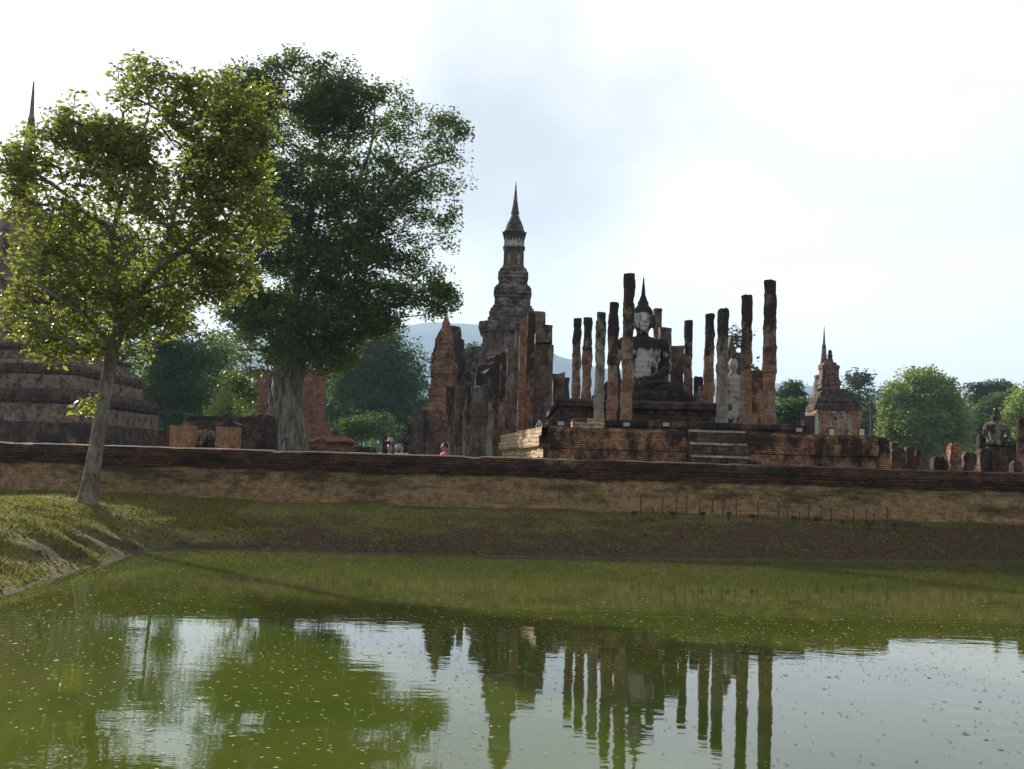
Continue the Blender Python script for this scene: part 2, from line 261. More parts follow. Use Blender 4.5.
IRON   = plain('rusty_dark_iron',(0.03,0.024,0.02),0.7,0.4,20,0.3)
LAMP   = plain('black_lamp_housing',(0.02,0.02,0.022),0.5,0.2,10,0.4)
SIGNW  = plain('white_sign_panel',(0.55,0.56,0.58),0.5,0.08,8,0.3)
SIGNY  = plain('pale_yellow_sign_panel',(0.78,0.74,0.42),0.5,0.05,8,0.3)
SKIN   = plain('skin',(0.33,0.19,0.13),0.6,0.08,10)
HAIR   = plain('black_hair',(0.012,0.01,0.009),0.5,0.2,30)
HATM   = plain('straw_hat',(0.42,0.30,0.20),0.9,0.15,30)
PINK   = plain('pink_shirt',(0.55,0.07,0.14),0.9,0.1,10)
ROSE   = plain('faded_rose_shirt',(0.40,0.20,0.20),0.9,0.1,10)
WSHIRT = plain('white_shirt',(0.6,0.58,0.56),0.9,0.08,10)
TROUS  = plain('dark_trousers',(0.03,0.035,0.05),0.9,0.2,10)
BARK_A = barkmat('pale_lichened_bark',(0.26,0.23,0.18),(0.08,0.065,0.05),5.0,0.5)
BARK_B = barkmat('grey_fluted_bark',(0.26,0.235,0.20),(0.05,0.042,0.035),4.0,0.15)
BARK_C = barkmat('brown_bark',(0.12,0.09,0.07),(0.05,0.04,0.03),3.0,0.3)
LEAF_A = leafmat('teak_leaves',[(0.0,(0.06,0.085,0.02)),(0.45,(0.11,0.15,0.028)),(0.8,(0.19,0.22,0.035)),(0.95,(0.24,0.18,0.03)),(1.0,(0.28,0.14,0.03))],0.5,(0.34,0.38,0.045),0.42)
LEAF_B = leafmat('fig_leaves',[(0.0,(0.045,0.075,0.018)),(0.6,(0.08,0.12,0.028)),(0.95,(0.11,0.15,0.03)),(1.0,(0.18,0.18,0.03))],0.35,(0.20,0.28,0.04),0.5)
LEAF_D = leafmat('dark_rain_tree_leaves',[(0.0,(0.022,0.05,0.014)),(0.6,(0.04,0.085,0.02)),(1.0,(0.085,0.14,0.025))],0.3,(0.14,0.26,0.03),0.7)
LEAF_L = leafmat('light_green_leaves',[(0.0,(0.13,0.18,0.045)),(0.6,(0.20,0.26,0.065)),(1.0,(0.28,0.32,0.09))],0.4,(0.30,0.42,0.08),0.6)
LEAF_S = leafmat('dusty_olive_leaves',[(0.0,(0.035,0.05,0.028)),(0.6,(0.055,0.075,0.038)),(1.0,(0.09,0.11,0.05))],0.3,(0.12,0.16,0.05),0.6)
GRASSM = leafmat('short_grass',[(0.0,(0.06,0.075,0.014)),(0.4,(0.14,0.135,0.03)),(1.0,(0.32,0.25,0.11))],0.3,(0.26,0.28,0.05),0.6)
LITTER = leafmat('dry_leaf_litter',[(0.0,(0.05,0.035,0.022)),(0.5,(0.15,0.09,0.05)),(1.0,(0.28,0.22,0.15))],0.1,(0.2,0.15,0.08),0.8)
SCUM   = leafmat('floating_flecks',[(0.0,(0.16,0.19,0.06)),(0.5,(0.26,0.27,0.12)),(0.9,(0.42,0.40,0.25)),(1.0,(0.30,0.14,0.06))],0.1,(0.2,0.2,0.1),0.6)

# ---------------------------------------------------------------- object helpers
def link(name, me, m=None, parent=None, loc=None):
    o = bpy.data.objects.new(name, me); C.objects.link(o)
    if m and me: me.materials.append(m)
    if parent: o.parent = parent
    if loc is not None: o.location = loc
    return o
def meta(o, label=None, cat=None, group=None, kind=None):
    if label: o['label'] = label
    if cat: o['category'] = cat
    if group: o['group'] = group
    if kind: o['kind'] = kind
    return o
def thing(name, loc, label, cat, group=None):
    o = bpy.data.objects.new(name, None); C.objects.link(o); o.location = loc; o.empty_display_size = 0.3
    return meta(o, label, cat, group)
class MB:
    def __init__(s): s.v=[]; s.f=[]
    def add(s, v, f):
        k=len(s.v); s.v+= [tuple(p) for p in v]; s.f += [tuple(i+k for i in q) for q in f]; return s
    def mesh(s, name='m'):
        me=bpy.data.meshes.new(name); me.from_pydata(s.v,[],s.f); me.update(); return me
def nv(p, fr, amp, seed=0.0):
    q = Vector((p[0]*fr+seed, p[1]*fr+seed*1.7, p[2]*fr-seed))
    return noise.noise_vector(q)*amp
SQ=[]
def section(kind, n=6):
    if kind=='round': return [(math.cos(2*math.pi*i/(n*4)), math.sin(2*math.pi*i/(n*4))) for i in range(n*4)]
    if kind=='square': cor=[(-1,-1),(1,-1),(1,1),(-1,1)]
    elif kind=='redent':
        a,b=0.72,0.86
        q=[(1,-a),(1,a),(b,a),(b,b),(a,b),(a,1)]
        cor=[]
        for k in range(4):
            c_,s_=[(1,0),(0,1),(-1,0),(0,-1)][k]
            cor+=[(c_*x-s_*y, s_*x+c_*y) for x,y in q]
    out=[]
    for i in range(len(cor)):
        p=cor[i]; q=cor[(i+1)%len(cor)]
        d=math.dist(p,q); m_=max(1,round(d/2*n))
        for k in range(m_): out.append((p[0]+(q[0]-p[0])*k/m_, p[1]+(q[1]-p[1])*k/m_))
    return out
def loft(mb, prof, kind='square', n=6, step=0.35, amp=0.04, fr=1.3, c=(0,0,0), seed=None, rot=0.0, asp=1.0):
    """prof: list of (z, halfwidth) bottom to top"""
    if seed is None: seed=random.uniform(0,90)
    sec=section(kind,n); ns=len(sec); rings=[]
    for i in range(len(prof)-1):
        z0,r0=prof[i]; z1,r1=prof[i+1]
        k=max(1,int(abs(z1-z0)/step+0.5)) if abs(z1-z0)>1e-6 else 1
        for j in range(k): t=j/k; rings.append((z0+(z1-z0)*t, r0+(r1-r0)*t))
    rings.append(prof[-1])
    V=[]; cr,sr=math.cos(rot),math.sin(rot)
    for z,r in rings:
        for x,y in sec:
            X=x*r*asp; Y=y*r
            p=Vector((c[0]+X*cr-Y*sr, c[1]+X*sr+Y*cr, c[2]+z))
            d=nv(p,fr,amp,seed)+nv(p,fr*3.7,amp*0.5,seed)
            V.append(p+d)
    Fc=[]
    for i in range(len(rings)-1):
        for j in range(ns):
            a=i*ns+j; b=i*ns+(j+1)%ns; Fc.append((a,b,b+ns,a+ns))
    V.append(Vector((c[0],c[1],c[2]+rings[-1][0]))); t=len(V)-1; o=(len(rings)-1)*ns
    for j in range(ns): Fc.append((o+j,o+(j+1)%ns,t))
    mb.add(V,Fc); return mb
def block(mb, x0,x1,y0,y1,z0,z1, step=0.5, amp=0.03, fr=1.1, seed=3.0, rag=0.0):
    """subdivided eroded box; rag = uneven top"""
    nx=max(1,round((x1-x0)/step)); ny=max(1,round((y1-y0)/step)); nz=max(1,round((z1-z0)/step))
    idx={}; V=[]; Fc=[]
    def vid(i,j,k):
        key=(i,j,k)
        if key not in idx:
            p=Vector((x0+(x1-x0)*i/nx, y0+(y1-y0)*j/ny, z0+(z1-z0)*k/nz))
            d=nv(p,fr,amp,seed)+nv(p,fr*3.5,amp*0.5,seed)
            if rag and k==nz:
                h=noise.noise(Vector((p.x*0.9+seed,p.y*0.9,seed)))*rag; d.z += round(h/0.12)*0.12-rag*0.3
            idx[key]=len(V); V.append(p+d)
        return idx[key]
    for i in range(nx):
        for k in range(nz):
            Fc.append((vid(i,0,k),vid(i+1,0,k),vid(i+1,0,k+1),vid(i,0,k+1)))
            Fc.append((vid(i+1,ny,k),vid(i,ny,k),vid(i,ny,k+1),vid(i+1,ny,k+1)))
    for j in range(ny):
        for k in range(nz):
            Fc.append((vid(0,j+1,k),vid(0,j,k),vid(0,j,k+1),vid(0,j+1,k+1)))
            Fc.append((vid(nx,j,k),vid(nx,j+1,k),vid(nx,j+1,k+1),vid(nx,j,k+1)))
    for i in range(nx):
        for j in range(ny): Fc.append((vid(i,j,nz),vid(i+1,j,nz),vid(i+1,j+1,nz),vid(i,j+1,nz)))
    mb.add(V,Fc); return mb
def pxprof(ax, D, rows):
    """rows of (photo y, half width in photo px), top to bottom -> (z, r) bottom to top"""
    out=[]
    for y,hw in rows: out.append((U(ax,y,D).z, hw*M(D)))
    return out[::-1]
GZ=0.95   # ground level inside the wall
def place(px, D, z=GZ, py=440):
    p=U(px,py,D); return Vector((p.x,D,z))
def rel(prof, z0): return [(z-z0,r) for z,r in prof]

# ---------------------------------------------------------------- SETTING: ground, pond, hills
shore_px=[(1100,564),(1024,562),(860,561),(700,560),(600,558.5),(512,557),(400,554.5),(300,552),(230,550),(180,549.5),(150,551),(130,555),(100,565),(70,573),(50,580),(25,589),(0,598)]
shore=[UZ(x,y,0.0) for x,y in shore_px]
poly=[(p.x,p.y) for p in shore]+[(-6.2,12),(-5.8,8),(-5.2,4.8),(-2,3.2),(4,2.6),(14,3.5),(30,5),(44,12),(44,26),(34,31)]
PX=np.array([p[0] for p in poly]); PY=np.array([p[1] for p in poly])
def sdist(X,Y):
    X=X.ravel(); Y=Y.ravel(); best=np.full(X.shape,1e9); inside=np.zeros(X.shape,bool); n=len(PX)
    for i in range(n):
        x0,y0=PX[i],PY[i]; x1,y1=PX[(i+1)%n],PY[(i+1)%n]
        dx,dy=x1-x0,y1-y0; t=np.clip(((X-x0)*dx+(Y-y0)*dy)/(dx*dx+dy*dy),0,1)
        best=np.minimum(best,np.hypot(X-x0-t*dx,Y-y0-t*dy))
        cond=((y0>Y)!=(y1>Y)); xx=x0+(Y-y0)*dx/(dy if abs(dy)>1e-9 else 1e-9)
        inside^=(cond&(X<xx))
    return np.where(inside,-best,best)
WALLD=28.9
def height(X,Y):
    d=sdist(X,Y); x=X.ravel(); y=Y.ravel()
    nz_=np.array([noise.noise(Vector((a*0.55,b*0.55,1.3))) if (abs(a)<60 and b<60) else 0 for a,b in zip(x,y)])
    n2_=np.array([noise.noise(Vector((a*2.3,b*2.3,4.3))) if (abs(a)<40 and b<40) else 0 for a,b in zip(x,y)])
    # eroded gullies in the left bank
    gul=np.array([abs(noise.noise(Vector((b*0.7+a*0.15,a*0.2,8.8)))) if (-16<a<-5 and 10<b<27) else 0.5 for a,b in zip(x,y)])
    dd=d+nz_*0.45*np.clip(d,0,1)+(0.25-gul)*-1.0*np.clip(d/1.0,0,1)*(x<-5.5)*(x>-13)*(y<27)*np.clip((27-y)/3,0,1)*np.clip(3-d/1.0,0,1)
    dc=np.clip(dd,0,99); dw=np.clip(WALLD-y,0.05,99)
    hL=0.98*(1-np.exp(-dc/1.45)); hR=0.88*(1-(1-dc/(dc+dw))**2.2)
    wl=np.clip((-x-6.0)/3.5,0,1); wl=wl*wl*(3-2*wl); h=hL*wl+hR*(1-wl)
    h=np.where(d>0,np.maximum(h,0.02)+n2_*0.06*np.clip(d/0.8,0,1)+nz_*0.06*np.clip(d/2,0,1),np.maximum(d*0.45,-1.2))
    far=np.clip((y-29.2)/0.4,0,1); h=h*(1-far)+GZ*far+far*nz_*0.03
    near=np.clip((2.5-y)/2,0,1); h=np.where((near>0)&(d>0),h*(1-near)+0.45*near,h)
    return h
def lines(lo,hi,step,far,g=1.35):
    a=list(np.arange(lo,hi+1e-6,step)); s=step; x=hi
    while x<far: s*=g; x+=s; a.append(x)
    s=step; x=lo; b=[]
    while x>-far: s*=g; x-=s; b.append(x)
    return np.array(b[::-1]+a)
gx=lines(-24,24,0.2,6000); gy=lines(3,38,0.2,6000)
XX,YY=np.meshgrid(gx,gy); HH=height(XX,YY).reshape(XX.shape)
nx_,ny_=len(gx),len(gy)
V=np.stack([XX,YY,HH],-1).reshape(-1,3)
ii=np.arange(ny_-1)[:,None]*nx_+np.arange(nx_-1)[None,:]
Fq=np.stack([ii,ii+1,ii+1+nx_,ii+nx_],-1).reshape(-1,4)
me=bpy.data.meshes.new('ground'); me.from_pydata(V.tolist(),[],Fq.tolist()); me.update()
for p in me.polygons: p.use_smooth=True
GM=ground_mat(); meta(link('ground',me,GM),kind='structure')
def hz(x,y): return float(height(np.array([x]),np.array([y]))[0])
# pond water
wp=[(x*1.0,y) for x,y in poly]
cx_=sum(p[0] for p in wp)/len(wp); cy_=sum(p[1] for p in wp)/len(wp)
mb=MB(); 
def grow(p,k=0.35):
    v=Vector((p[0]-cx_,p[1]-cy_)); v.normalize(); return (p[0]+v.x*k,p[1]+v.y*k,0.0)
n_=len(wp); top=[grow(p) for p in wp]; bot=[(a,b_,-2.5) for a,b_,_ in top]
mb.add(top+bot,[tuple(range(n_)),tuple(range(2*n_-1,n_-1,-1))]+[(i,i+n_,(i+1)%n_+n_,(i+1)%n_) for i in range(n_)])
me=mb.mesh('pond')
bm_=bmesh.new(); bm_.from_mesh(me); bmesh.ops.recalc_face_normals(bm_,faces=bm_.faces); bm_.to_mesh(me); bm_.free()
meta(link('pond_water',me,water_mat()),kind='structure')
# hills
ridge=[(-500,372),(-200,362),(0,352),(150,344),(300,334),(440,322),(485,325),(520,338),(560,356),(600,368),(700,378),(790,384),(830,388),(900,394),(1000,398),(1200,405),(1500,412)]
HD=3200.0; mb=MB(); rows=[]; nxh=260
pts=[U(x,y,HD) for x,y in ridge]
rx=[p.x for p in pts]; rz=[p.z for p in pts]
VV=[]; depth=[-840,-600,-400,-220,-100,0,160,400,800]; prof_=[0,0.22,0.45,0.7,0.88,1,0.85,0.5,0]
for j,(dy,k) in enumerate(zip(depth,prof_)):
    for i in range(nxh):
        x=rx[0]+(rx[-1]-rx[0])*i/(nxh-1); z=np.interp(x,rx,rz)
        n_=noise.noise(Vector((x*0.003,dy*0.003,0)))*36*(0 if dy==0 else 1)+noise.noise(Vector((x*0.018,dy*0.015,2)))*8
        VV.append((x,HD+dy+n_,max(0,z*k+n_*k*0.7)))
Fh=[(j*nxh+i,j*nxh+i+1,(j+1)*nxh+i+1,(j+1)*nxh+i) for j in range(len(depth)-1) for i in range(nxh-1)]
mb.add(VV,Fh); me=mb.mesh('hills')
for p in me.polygons: p.use_smooth=True
meta(link('hills',me,plain('forested_hillside',(0.05,0.075,0.035),0.95,0.3,0.02,0.05)),kind='structure')

# ---------------------------------------------------------------- enclosure wall
root=thing('brick_wall',(0,WALLD,0.88),'long low brick enclosure wall with blackened coping running along the far bank','wall')
# body
def wall_strip(prof, x0,x1,step,amp,seed,wander):
    V=[];n=int((x1-x0)/step); Fc=[]
    for i in range(n+1):
        x=x0+(x1-x0)*i/n
        s=noise.noise(Vector((x*0.13,seed,0)))*wander + noise.noise(Vector((x*1.1,seed,4)))*wander*0.25
        for y,z in prof:
            p=Vector((x,y,z)); d=nv(p,1.6,amp,seed)+nv(p,6.0,amp*0.4,seed); d.x=0
            if z>1.3*WS: d.z+=s
            if z>1.8*WS: d.z+=-0.016*(noise.noise(Vector((math.floor(x/0.26)*3.7,seed,9)))>0.18)-0.018*(noise.noise(Vector((math.floor(x/0.39)*5.1,seed,2)))>0.33)
            V.append(p+d)
    k=len(prof)
    for i in range(n):
        for j in range(k-1): a=i*k+j; Fc.append((a,a+k,a+k+1,a+1))
    return V,Fc
WS=0.68
def wsc(p): return [(a*0.8,z*WS) for a,z in p]
mb=MB(); mb.add(*wall_strip(wsc([(-0.06,-0.5),(-0.06,0.12),(0,0.15),(0.0,0.5),(0.02,0.9),(0.05,1.27),(0.5,1.27)]),-50,60,0.13,0.012,2.0,0.01))
link('wall_body',mb.mesh(),B_wall,root)
cp=[(0.06,1.25),(-0.03,1.26),(-0.03,1.36),(-0.07,1.365),(-0.07,1.50),(-0.12,1.505),(-0.12,1.62),(-0.17,1.625),(-0.17,1.74),(-0.13,1.745),(-0.13,1.85),(-0.10,1.855),(-0.10,1.945),(0.12,1.985),(0.6,2.0),(0.8,1.98),(0.8,0.4)]
mb=MB(); mb.add(*wall_strip(wsc(cp),-50,60,0.13,0.009,5.0,0.008))
link('coping',mb.mesh(),B_cope,root)

# ---------------------------------------------------------------- pond floating flecks
def quads(name, pts, sizes, normals_tilt, m, vals=None, aspect=0.6, kind='stuff', label=None, cat=None, parent=None, leaf=False):
    n=len(pts); pts=np.asarray(pts,float); sizes=np.asarray(sizes,float)[:,None]
    # orientation: random yaw with tilt
    yaw=np.random.uniform(0,2*np.pi,n); 
    nrm=np.random.normal(size=(n,3))*normals_tilt+np.array([0,0,1.0]); nrm/=np.linalg.norm(nrm,axis=1)[:,None]
    a=np.stack([np.cos(yaw),np.sin(yaw),np.zeros(n)],1); a-=nrm*(a*nrm).sum(1)[:,None]; a/=np.linalg.norm(a,axis=1)[:,None]
    b=np.cross(nrm,a)
    asp=aspect
    if leaf:
        P=[pts-a*sizes*0.5, pts+b*sizes*asp*0.5-nrm*sizes*0.0, pts+a*sizes*0.5-nrm*sizes*0.12, pts-b*sizes*asp*0.5]
    else:
        P=[pts-a*sizes*0.5, pts+b*sizes*asp*0.5, pts+a*sizes*0.5, pts-b*sizes*asp*0.5]
    Vt=np.stack(P,1).reshape(-1,3)
    base=np.arange(n)[:,None]*4
    if leaf:
        T=np.concatenate([base+np.array([[0,1,2]]),base+np.array([[0,2,3]])],1).reshape(-1,3); per=2
    else:
        T=base+np.array([[0,1,2,3]]); per=1
    me=bpy.data.meshes.new(name)
    me.vertices.add(len(Vt)); me.vertices.foreach_set('co',Vt.ravel())
    k=T.shape[1]; me.loops.add(T.size); me.loops.foreach_set('vertex_index',T.ravel().astype(np.int32))
    me.polygons.add(len(T)); me.polygons.foreach_set('loop_start',(np.arange(len(T))*k).astype(np.int32)); me.polygons.foreach_set('loop_total',np.full(len(T),k,np.int32))
    if vals is None: vals=np.random.rand(n)
    at=me.attributes.new('v','FLOAT','FACE'); at.data.foreach_set('value',np.repeat(vals,per).astype(np.float32))
    me.update(calc_edges=True); me.validate()
    o=link(name,me,m,parent)
    if kind: meta(o,label,cat,None,kind)
    return o
pts=[];sz=[]
while len(pts)<6500:
    y=random.uniform(6.5,27); x=random.uniform(-0.55,0.55)*y
    k=noise.noise(Vector((x*0.25,y*0.12,9)))
    dens=0.25+0.9*max(0,k+0.15)+(1.1 if 11<y<19 and x>-2 else 0)
    if random.random()<dens: pts.append((x,y,0.006)); sz.append(random.uniform(0.018,0.048)*(1.0 if random.random()<0.93 else 1.8)*(0.95 if y<13 else 0.9))
d=sdist(np.array([p[0] for p in pts]),np.array([p[1] for p in pts]))
keep=d<-0.25
pts=np.array(pts)[keep]; sz=np.array(sz)[keep]
quads('floating_leaves',pts,sz,0.03,SCUM,label='scattered pale leaf flecks and algae floating on the green pond',cat='floating leaves')
# leaf litter on banks
pts=[];sz=[]
tx=np.random.uniform(-15,20,30000); ty=np.random.uniform(12,28.5,30000)
dd=sdist(tx,ty); hh=height(tx,ty)
for x,y,d_,h_ in zip(tx,ty,dd,hh):
    if 0.05<d_<2.6 and random.random()<(0.9 if x<-3 else 0.5)*(1-d_/4): pts.append((x,y,h_+0.012)); sz.append(random.uniform(0.04,0.10))
quads('leaf_litter',pts,sz,0.45,LITTER,label='dry brown fallen leaves strewn along the pond bank',cat='leaf litter')
# short grass
tx=np.random.uniform(-18,-5,150000); ty=np.random.uniform(11,28.7,150000)
tx=np.concatenate([tx,np.random.uniform(-8,20,60000)]); ty=np.concatenate([ty,np.random.uniform(23,28.7,60000)])
dd=sdist(tx,ty); hh=height(tx,ty); G=[]
for x,y,d_,h_ in zip(tx,ty,dd,hh):
    k=noise.noise(Vector((x*0.6,y*0.6,3)))
    k+=random.gauss(0,0.16)
    if d_>1.0 and x<-6.5 and k>-0.22: G.append((x,y,h_))
    elif x>=-6.5 and k>0.02 and random.random()<(0.85 if 1.3<d_<2.6 else 0.15): G.append((x,y,h_))
    elif 0.1<d_<=1.2 and k>0.25: G.append((x,y,h_))
V=[];Fc=[];vals=[]
for x,y,z in G:
    a=random.uniform(0,6.28); h=random.uniform(0.02,0.065); wd=0.012+h*0.1; lx=random.uniform(-.03,.03); ly=random.uniform(-.03,.03)
    c_,s_=math.cos(a)*wd,math.sin(a)*wd; k=len(V)
    V+=[(x-c_,y-s_,z-0.01),(x+c_,y+s_,z-0.01),(x+lx,y+ly,z+h)]; Fc.append((k,k+1,k+2)); vals.append(random.random())
me=bpy.data.meshes.new('g'); me.from_pydata(V,[],Fc); at=me.attributes.new('v','FLOAT','FACE'); at.data.foreach_set('value',vals); me.update()
meta(link('grass',me,GRASSM),'short green and straw coloured grass on the pond bank','grass',None,'stuff')

# ---------------------------------------------------------------- trees
def tube(mb, pts, rad, n=10, amp=0.0, flute=0, cap=True):
    rings=[]; P=[Vector(p) for p in pts]
    for i,p in enumerate(P):
        t=(P[min(i+1,len(P)-1)]-P[max(i-1,0)]).normalized()
        a=t.orthogonal().normalized() if abs(t.z)<0.9 else (Vector((1,0,0))-t*t.x).normalized()
        b=t.cross(a)
        for j in range(n):
            th=2*math.pi*j/n; r=rad[i]
            if flute: r*=1+flute*(math.sin(th*7+p.z*0.9)*0.5+math.sin(th*11-p.z*1.7+1)*0.35+noise.noise(Vector((math.cos(th)*3,math.sin(th)*3,p.z*0.5)))*1.2)
            q=p+(a*math.cos(th)+b*math.sin(th))*r
            if amp: q+=nv(q,2.5,amp*rad[i],3)
            rings.append(q)
    Fc=[]
    for i in range(len(P)-1):
        for j in range(n):
            a_=i*n+j;b_=i*n+(j+1)%n; Fc.append((a_,b_,b_+n,a_+n))
    mb.add(rings,Fc)
def resample(path, k):
    out=[]; n=len(path)
    for i in range(n-1):
        p0=path[max(i-1,0)];p1=path[i];p2=path[i+1];p3=path[min(i+2,n-1)]
        for j in range(k):
            t=j/k
            out.append(tuple(0.5*((2*p1[c])+(-p0[c]+p2[c])*t+(2*p0[c]-5*p1[c]+4*p2[c]-p3[c])*t*t+(-p0[c]+3*p1[c]-3*p2[c]+p3[c])*t**3) for c in range(len(p1))))
    out.append(tuple(path[-1])); return out
def tree(name,label,cat,D,trunk,limbs,crown,nattr,leaf,nleaf,lm,bm,group=None,dscale=0.9,clump=0.45,gap=0.15,baseZ=None,flute=0,droop=0.0,nseg=12,tipr=0.012,gapf=0.45,hue=0.35,tilt=0.9,aspect=0.5):
    """trunk/limbs: lists of (px,py,radius m,dy m) ; crown: ellipses (px,py,rx,ry)"""
    def W(t):
        p=U(t[0],t[1],D+(t[3] if len(t)>3 else 0)); return (p.x,p.y,p.z,t[2])
    tr=[W(t) for t in trunk]
    if baseZ is not None:
        tr[0]=(tr[0][0],tr[0][1],baseZ,tr[0][3])
    base=Vector(tr[0][:3])
    root=thing(name,base,label,cat,group)
    paths=[resample(tr,6)]+[resample([W(t) for t in l],5) for l in limbs]
    mbt=MB()
    nodes=[];par=[]
    for pi,pth in enumerate(paths):
        tube(mbt,[Vector(p[:3])-base for p in pth],[p[3] for p in pth],nseg if pi==0 else 8,0.12,flute if pi==0 else 0)
        if pi==0: pp=pth[int(len(pth)*0.55):]
        else: pp=pth
        for p in pp: nodes.append(np.array(p[:3])); par.append(-1)
    fixed=len(nodes)
    # attractors
    wts=np.array([e[2]*e[3] for e in crown],float); wts/=wts.sum()
    A=[]; tries=0
    while len(A)<nattr and tries<nattr*30:
        tries+=1
        e=crown[np.random.choice(len(crown),p=wts)]
        v=np.random.normal(size=3); v/=np.linalg.norm(v); r=np.random.rand()**(1/2.3)
        v*=r
        p=U(e[0]+v[0]*e[2],e[1]+v[1]*e[3],D); dy=(e[4] if len(e)>4 else 0)+v[2]*max(e[2],e[3])*M(D)*dscale
        q=np.array([p.x*(D+dy)/D,D+dy,(p.z-CAMZ)*(D+dy)/D+CAMZ])
        if noise.noise(Vector(q*gapf/ max(0.3,(M(D)*30))))< -0.28+gap*0.6 and gap>0 and np.random.rand()<0.85: continue
        A.append(q)
    top=nodes[-1] if fixed else base
    A.sort(key=lambda q: min(np.linalg.norm(q-nn) for nn in nodes[:fixed:4]))
    nn=np.array(nodes); cap_=len(A)*6+fixed+10
    buf=np.zeros((cap_,3)); buf[:fixed]=nn; cnt=fixed
    ends=[]
    for q in A:
        dv=buf[:cnt]-q; dist=np.sqrt((dv**2).sum(1))+np.maximum(0,buf[:cnt,2]-q[2])*1.2
        k=int(np.argmin(dist)); s=buf[k].copy(); Lh=np.linalg.norm(q-s)
        if Lh<1e-3: continue
        m_=2 if Lh<1.0 else 3; last=k
        side=np.random.normal(size=3)*Lh*0.10; side[2]+=Lh*0.10
        for j in range(1,m_+1):
            t=j/m_; pt=s+(q-s)*t+side*math.sin(math.pi*t)
            buf[cnt]=pt; par.append(last); last=cnt; cnt+=1
        ends.append(last)
    load=np.zeros(cnt); 
    ch=np.zeros(cnt,int)
    for i in range(cnt-1,fixed-1,-1):
        if load[i]==0: load[i]=tipr**2.4
        if par[i]>=0: load[par[i]]+=load[i]
    rad=np.minimum(load**(1/2.4),0.5*max(t[2] for t in trunk))
    mbb=MB(); b3=np.array(base)
    Vb=[];Fb=[]
    for i in range(fixed,cnt):
        j=par[i]; p0=Vector(buf[j]-b3); p1=Vector(buf[i]-b3); r1=rad[i]; r0=min(rad[j] if j>=fixed else rad[i]*1.25, rad[i]*1.5)
        t=(p1-p0)
        if t.length<1e-4: continue
        t.normalize(); a=t.orthogonal().normalized(); b=t.cross(a); k=len(Vb); n=5 if r1>0.03 else 3
        for (p,r) in ((p0,r0),(p1+t*r1*0.5,r1)):
            for s_ in range(n): th=2*math.pi*s_/n; Vb.append(p+(a*math.cos(th)+b*math.sin(th))*r)
        for s_ in range(n): Fb.append((k+s_,k+(s_+1)%n,k+(s_+1)%n+n,k+s_+n))
    mbt.add(Vb,Fb)
    me=mbt.mesh()
    for p in me.polygons: p.use_smooth=True
    link('trunk',me,bm,root)
    # leaves
    ends=np.array(ends); E=buf[ends]; n=len(ends)*nleaf
    idx=np.repeat(np.arange(len(ends)),nleaf)
    cl=np.random.uniform(0.6,1.25,len(ends))[idx][:,None]*clump
    g=np.clip(np.random.normal(size=(n,3)),-1.5,1.5)*cl*np.array([1,1,0.62])
    P=E[idx]+g
    if droop: P[:,2]-=np.abs(np.random.normal(size=n))*droop
    P-=b3
    hu=np.random.rand(len(ends))[idx]*hue+np.random.rand(n)*(1-hue)
    quads('crown',P,np.random.uniform(0.55,1.4,n)*leaf,tilt,lm,vals=np.clip(hu,0,1),aspect=aspect,kind=None,parent=root,leaf=True)
    return root
# near tree
tb=U(87,501,25.2)
tree('leaning_tree','slender leaning tree with large yellow green leaves on the grassy bank before the wall','tree',25.2,
  [(86.0,503.0,0.2592),(89.0,490.0,0.2016),(95.0,455.0,0.1656),(103.0,405.0,0.1512),(112.0,355.0,0.144),(121.0,322.0,0.1368)],
  [[(121.0,322.0,0.1152),(138.0,292.0,0.1008,-0.072),(160.0,266.0,0.0864,-0.216),(196.0,240.0,0.0576,-0.288),(225.0,200.0,0.036,-0.432)],
   [(119.0,326.0,0.0936),(116.0,296.0,0.0792,0.144),(112.0,240.0,0.0648,0.216),(128.0,180.0,0.0432,0.36),(150.0,110.0,0.0216,0.36)],
   [(112.0,350.0,0.0576),(90.0,320.0,0.0432,-0.36),(62.0,300.0,0.0324,-0.72),(30.0,280.0,0.0216,-1.008)],
   [(160.0,266.0,0.0576,-0.216),(178.0,200.0,0.0432,0.0),(196.0,130.0,0.0216,0.216)],
   [(103.0,405.0,0.0216),(97.0,400.0,0.0144,-0.144),(88.0,404.0,0.0072,-0.288)]],
  [(85,118,34,28),(250,110,30,40),(262,200,22,50),(155,135,50,45),(235,150,38,50),(150,85,55,32),(200,105,45,48),(110,130,65,45),(55,165,60,45),(15,185,28,45),(150,185,100,70),(215,190,50,55),(60,245,62,55),(200,255,55,48),(25,300,32,42),(105,290,55,45),(55,335,35,28),(118,345,38,22),(160,310,45,32),(225,275,32,30),(90,405,11,12)],
  2400,0.15,13,LEAF_A,BARK_A,dscale=0.75,clump=0.19,gap=0.12,baseZ=hz(tb.x,25.2)-0.1,droop=0.05,hue=0.4,tilt=1.0,aspect=0.5)
